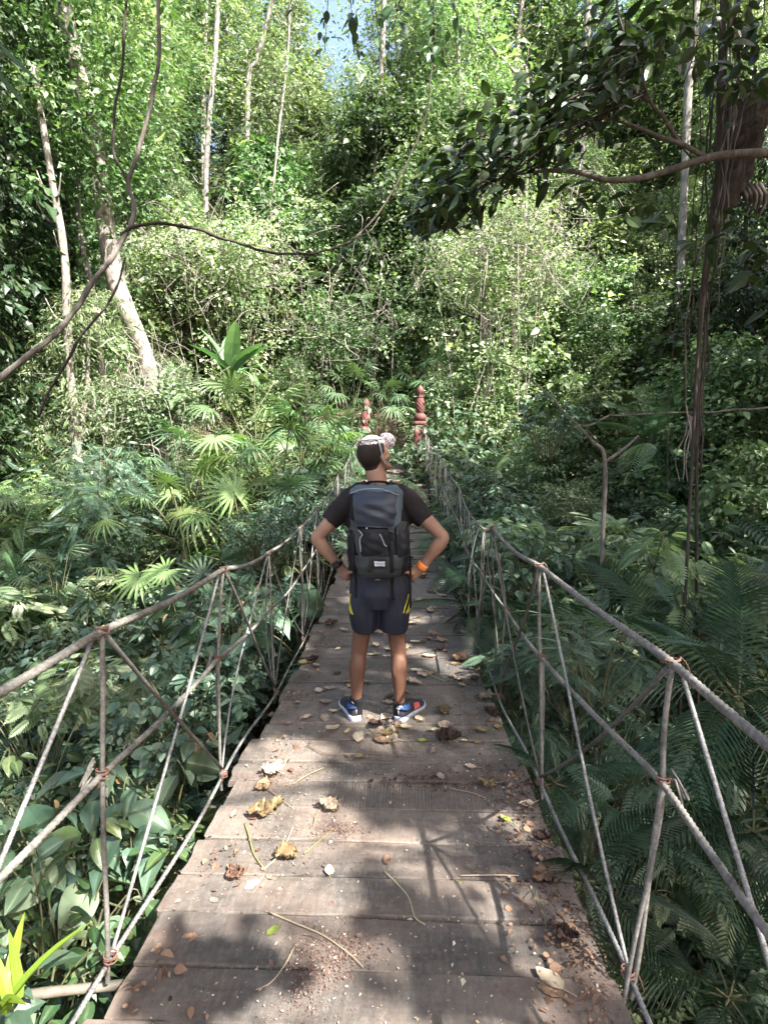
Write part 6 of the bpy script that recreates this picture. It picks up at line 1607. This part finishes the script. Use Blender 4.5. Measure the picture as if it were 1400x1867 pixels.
ONE = [(505, 1412, .17, 'tan', 3, .6, 'large crumpled tan leaf in the sun patch near the left plank ends'), (480, 1440, .10, 'brown', 3, 2.0, 'ragged rust brown leaf below the crumpled tan one'),
       (478, 1486, .13, 'yellow', 3, 1.3, 'curled yellow brown leaf with a long green stalk'), (505, 1474, .09, 'yellow', 3, 2.6, 'second curled yellow leaf touching the one with the green stalk'), (428, 1488, .07, 'tan', 1, .1, 'small upright curled leaf left of the yellow curled pair'),
       (600, 1478, .13, 'tan', 3, 4.0, 'shrivelled tan leaf on the ridged plank'), (522, 1568, .105, 'yellow', 3, 5.1, 'crumpled golden leaf with its pale stalk pointing right'),
       (428, 1600, .09, 'brown', 3, .5, 'frayed brown leaf beside a flat tan leaf at the left'), (460, 1618, .075, 'tan', 0, 2.4, 'flat tan leaf right of the frayed brown one'), (600, 1590, .075, 'tan', 0, .15, 'oval tan leaf lying in the middle of the sunlit planks'),
       (492, 1604, .045, 'tan', 1, .9, 'small folded leaf below the golden leaf'), (390, 1645, .045, 'tan', 0, 1.2, 'pale leaf skeleton near the left edge'), (346, 1714, .065, 'brown', 0, 1.5, 'oblong orange brown leaf at the lower left'), (289, 1735, .055, 'brown', 1, .3, 'small orange brown leaf close to the left plank ends'),
       (498, 1701, .06, 'green', 0, 2.3, 'fresh green leaf on the near planks'), (673, 1615, .025, 'green', 1, .2, 'tiny green leaf in the middle of the sunlit planks'), (836, 1612, .03, 'green', 1, .9, 'small green leaf fragment on the right planks'),
       (706, 1572, .07, 'brown', 1, .05, 'pointed orange leaf at the end of a curved twig'), (1000, 1790, .115, 'tan', 0, .75, 'big tan leaf lying near the right edge'), (1003, 1812, .09, 'brown', 0, .9, 'brown leaf tucked under the big tan leaf'),
       (985, 1606, .10, 'brown', 3, 1.9, 'curled reddish brown leaf at the right edge'), (1012, 1590, .09, 'tan', 0, 1.7, 'bitten grey tan leaf on the right plank ends'), (1003, 1610, .075, 'dark', 1, 1.6, 'dark leaf under the bitten tan leaf'),
       (1028, 1712, .11, 'dark', 3, .7, 'shrivelled dark leaf with a thin stalk by the right edge'), (985, 1530, .10, 'dark', 3, .2, 'dark curled leaf on the right plank ends'), (958, 1470, .09, 'tan', 1, 1.8, 'pale curled leaf sticking out over the right edge'),
       (920, 1496, .075, 'green', 1, .6, 'yellow green leaf standing on edge at the right'), (888, 1436, .09, 'yellow', 3, .4, 'bright yellow torn leaf at the right of the near planks'), (803, 1420, .07, 'tan', 2, .2, 'rounded pale leaf in the shade right of centre'),
       (857, 1402, .075, 'tan', 2, 1.1, 'lobed pale leaf in a sun fleck at the right'), (815, 1352, .20, 'dark', 3, 1.0, 'large shrivelled dark leaf right of the hiker\'s shoes'), (790, 1372, .07, 'tan', 1, 2.9, 'pale leaf hanging from a straw beside the dark leaf'),
       (848, 1352, .06, 'tan', 0, 1.3, 'grey white oval leaf beside an orange one'), (871, 1356, .06, 'yellow', 0, 1.8, 'orange yellow leaf on the right planks near the shoes'), (770, 1352, .065, 'green', 0, 1.6, 'lime leaf lying just in front of the dark one'),
       (684, 1325, .14, 'dark', 3, .2, 'twisted brown leaf between the hiker\'s shoes'), (674, 1310, .08, 'tan', 0, .4, 'pale pink leaf behind the twisted leaf between the shoes'), (655, 1382, .075, 'yellow', 0, 1.5, 'pale yellow leaf in front of the left shoe'), (634, 1380, .055, 'yellow', 1, .5, 'lemon yellow leaf beside a pale yellow one'),
       (765, 1319, .055, 'yellow', 2, .6, 'yellow leaf touching the right shoe'), (592, 1283, .10, 'tan', 2, 1.4, 'broad tan leaf left of the left shoe'), (543, 1283, .08, 'tan', 1, .9, 'pale leaf at the left planks beside the shoes'), (600, 1258, .11, 'tan', 1, 1.9, 'long tan leaf behind the left shoe'),
       (521, 1320, .07, 'brown', 1, .8, 'orange brown leaf at the left edge'), (495, 1305, .08, 'brown', 0, .2, 'orange leaf at the left plank ends'), (603, 1140, .17, 'dark', 3, 1.5, 'shrivelled dark leaf on the planks left of the hiker'), (568, 1206, .14, 'dark', 3, .9, 'dark curled leaf left of the hiker\'s calves'),
       (838, 1206, .17, 'brown', 3, 1.6, 'rolled brown leaf on the right planks behind the hiker'), (830, 1212, .10, 'brown', 0, 1.4, 'reddish flat leaf beside the rolled brown one'), (864, 1240, .10, 'dark', 3, .2, 'dark crumpled leaf at the right edge behind the hiker'), (886, 1277, .06, 'yellow', 1, .6, 'yellow leaf at the right plank ends behind the shoes')]
for px, py, L, kd, k, rz, lab in ONE: drop(px, py, L, kd, k, rz, lab)
n_ = 0
while n_ < 290:
    y = 2.9 + 11 * fr_.uniform() ** 1.25; x = float(cxb(y)) + np.clip(fr_.normal() * .36 + .08, -.66, .66)
    kd = fr_.choice(['tan', 'tan', 'tan', 'tan', 'yellow', 'brown', 'dark']); k = fr_.choice([0, 1, 2, 3], p=[.34, .28, .24, .14])
    zone_ = 'under and behind the hiker' if y < 6 else 'along the far half of the bridge'
    o = obj('fallen_leaf', FL[kd][k]); L = fr_.uniform(.05, .115); o.location = (x, y, float(dz(y)) + .006); o.rotation_euler = (slope_at(y), fr_.normal() * .08, fr_.uniform(0, 6.28)); o.scale = (L, L, L)
    word = {'tan': 'pale tan', 'yellow': 'pale yellow', 'brown': 'reddish brown', 'dark': 'dark shrivelled'}[kd]
    tag(o, 'small ' + word + ' leaf lying on the planks ' + zone_, 'leaf', word + ' leaves on the planks ' + zone_); n_ += 1
# twigs and stalks
def twig(pts, r0, mat, label):
    P = [deck_at(*q) + np.array([0, 0, .008 + .004 * (i % 2)]) for i, q in enumerate(pts)]; b = P[0].copy(); m = MB(); tube(m, smoothpath([p - b for p in P], 20), np.linspace(r0, r0 * .6, 20), 6); o = m.build('twig', mat); o.location = tuple(b); tag(o, label, 'twig')
T_PALE = leafmat('stalk_pale', (.30, .24, .15), (.42, .35, .23), None, .7, .05); T_GRN = leafmat('stalk_green', (.20, .22, .06), (.30, .30, .09), None, .6, .05); T_BRN = leafmat('stalk_brown', (.12, .08, .05), (.2, .14, .1), None, .8, .03)
twig([(447, 1505), (455, 1530), (463, 1560), (484, 1592)], .0035, T_GRN, 'thick green stalk curving below the curled yellow leaf')
twig([(700, 1592), (722, 1615), (745, 1640), (756, 1678), (775, 1690)], .003, T_PALE, 'curved twig ending in a dark tuft on the sunlit planks')
twig([(490, 1667), (540, 1690), (590, 1710), (640, 1748), (662, 1768)], .003, T_PALE, 'long pale twig across the near left planks')
twig([(537, 1730), (520, 1765), (495, 1795), (467, 1812)], .0025, T_PALE, 'short curved twig at the bottom left of the near planks')
twig([(555, 1560), (580, 1540), (607, 1515)], .0026, T_GRN, 'yellow green stalk right of the golden leaf')
twig([(838, 1600), (900, 1601), (945, 1600)], .0022, T_PALE, 'straight pale straw on the right planks')
twig([(572, 1508), (577, 1490), (590, 1472)], .002, T_PALE, 'bent straw under the shrivelled tan leaf')
twig([(478, 1433), (505, 1455), (535, 1478)], .0025, T_PALE, 'pale stalk running right from the sun patch leaves')
twig([(533, 1433), (565, 1415), (592, 1402)], .0025, T_PALE, 'pale straw slanting up at the right of the sun patch')
twig([(560, 1361), (600, 1378), (680, 1376), (760, 1384)], .003, T_BRN, 'long thin twig lying in front of the shoes')
twig([(668, 1330), (690, 1350), (712, 1367)], .0025, T_BRN, 'dark twig reaching forward from between the shoes')
twig([(748, 1222), (775, 1230), (810, 1243)], .003, T_GRN, 'pale green stalk beside the right calf')
twig([(480, 1590), (512, 1560), (535, 1510)], .002, T_PALE, 'thin straw left of the golden leaf')
twig([(820, 1440), (860, 1450), (885, 1458)], .0025, T_PALE, 'grey straw on the right planks in the shade')
twig([(965, 1620), (985, 1660), (998, 1702)], .0018, T_GRN, 'thin arching stalk at the right edge')
twig([(935, 1505), (975, 1535), (1015, 1555)], .002, T_PALE, 'thin straw by the right plank ends')
# crumbs: uncountable flakes and fibres
def crumbs(n, name, mat, label, seed, centers=None, L=.007):
    r = np.random.default_rng(seed)
    if centers is None:
        y = .9 + 4.2 * r.uniform(size=n) ** 1.6; x = np.clip(r.uniform(-.68, .70, n), -.68, .72)
        keep = vnoise(np.stack([x, y], -1), 2.5, seed, 3) > -.25 ; x, y = x[keep], y[keep]
    else:
        P = np.array([deck_at(a, b) for a, b, _, _ in centers]); k = r.integers(0, len(P), n); sx = np.array([c[2] for c in centers])[k]; sy = np.array([c[3] for c in centers])[k]
        x = P[k, 0] + r.normal(size=n) * sx; y = P[k, 1] + r.normal(size=n) * sy; keep = np.abs(x) < .72; x, y = x[keep], y[keep]
    n = len(x); a = r.uniform(0, 6.28, n); m = MB()
    place(m, T_diamond(.6, .1, .1), np.stack([x, y, dz(y) + .006 + .004 * r.uniform(size=n)], 1), np.stack([np.cos(a), np.sin(a), r.normal(size=n) * .2], 1), np.stack([r.normal(size=n) * .3, r.normal(size=n) * .3, np.ones(n)], 1), L * np.exp(r.normal(size=n) * .5), 1.0, r.uniform(size=n)); o = m.build(name, mat); tag(o, label, kind='stuff')
crumbs(2600, 'leaf_crumbs', F_TAN, 'pale crumbs and flakes strewn over the near planks', 71, None, .0065)
PATCH = [(590, 1740, .06, .06), (560, 1790, .045, .06), (640, 1735, .05, .04), (700, 1640, .3, .25), (520, 1600, .25, .2), (520, 1415, .10, .06), (620, 1515, .06, .03), (860, 1420, .07, .05), (1090, 1800, .05, .10), (1000, 1560, .07, .12), (960, 1440, .10, .10), (780, 1415, .10, .06), (820, 1345, .06, .06)]
crumbs(8500, 'fibre_litter', F_FIB, 'reddish brown fibre and flower litter matted on the planks', 72, PATCH, .0046)
crumbs(2200, 'dark_litter', F_DRK, 'dark decayed leaf crumbs along the right plank ends', 73, [(960, 1440, .08, .1), (1000, 1540, .06, .12), (1040, 1690, .05, .1), (760, 1425, .10, .05), (850, 1240, .08, .15)], .008)

r = np.random.default_rng(75); n = 3600; y = .9 + 8 * r.uniform(size=n) ** 1.4; sd = np.where(r.uniform(size=n) < .6, 1, -1); x = cxb(y) + sd * np.clip(.66 - np.abs(r.normal(size=n)) * .11, .2, .68); kp = vnoise(np.stack([x, y], -1), 2.2, 9, 3) > -.1; x, y = x[kp], y[kp]; n = len(x); a = r.uniform(0, 6.28, n); m = MB()
place(m, OVW, np.stack([x, y, dz(y) + .008 + .006 * r.uniform(size=n)], 1), np.stack([np.cos(a), np.sin(a), r.normal(size=n) * .2], 1), np.stack([r.normal(size=n) * .4, r.normal(size=n) * .4, np.ones(n)], 1), .013 * np.exp(r.normal(size=n) * .55), 1.0, r.uniform(size=n)); o = m.build('edge_litter', F_BRN); tag(o, 'small brown leaf litter gathered along the plank edges', kind='stuff')
# ------------------------------------------------------------------ light
wt = world.node_tree; wt.nodes.clear()
sky = wt.nodes.new('ShaderNodeTexSky'); sky.sky_type = 'NISHITA'; sky.sun_disc = False
sky.sun_elevation = ELEV
sky.sun_rotation = math.atan2(AZ[0], AZ[1])
sky.air_density = 1.0; sky.dust_density = 5.0; sky.ozone_density = 1.0
bg = wt.nodes.new('ShaderNodeBackground'); bg.inputs[1].default_value = SKY_STRENGTH
wo = wt.nodes.new('ShaderNodeOutputWorld')
wt.links.new(sky.outputs[0], bg.inputs[0]); wt.links.new(bg.outputs[0], wo.inputs[0])
sl = bpy.data.lights.new('sun', 'SUN'); sl.energy = SUN_STRENGTH; sl.angle = R(.5); sl.color = (1.0, .965, .91)
so = bpy.data.objects.new('sun', sl); COL.objects.link(so)
so.rotation_euler = Vector(SUN).to_track_quat('Z', 'Y').to_euler(); so.location = (6, -6, 30)
vs = sc.view_settings; vs.view_transform = 'Standard'; vs.look = 'None'; vs.exposure = EXPOSURE; vs.gamma = 1.0
cy = sc.cycles
cy.max_bounces = 6; cy.diffuse_bounces = 4; cy.glossy_bounces = 2; cy.transmission_bounces = 3; cy.transparent_max_bounces = 6
cy.sample_clamp_indirect = 6.0; cy.caustics_reflective = False; cy.caustics_refractive = False
cy.use_denoising = True
try:
    cy.denoiser = 'OPENIMAGEDENOISE'; cy.denoising_input_passes = 'RGB_ALBEDO_NORMAL'; cy.denoising_prefilter = 'ACCURATE'
except Exception: pass
cy.use_adaptive_sampling = True; cy.adaptive_threshold = .015
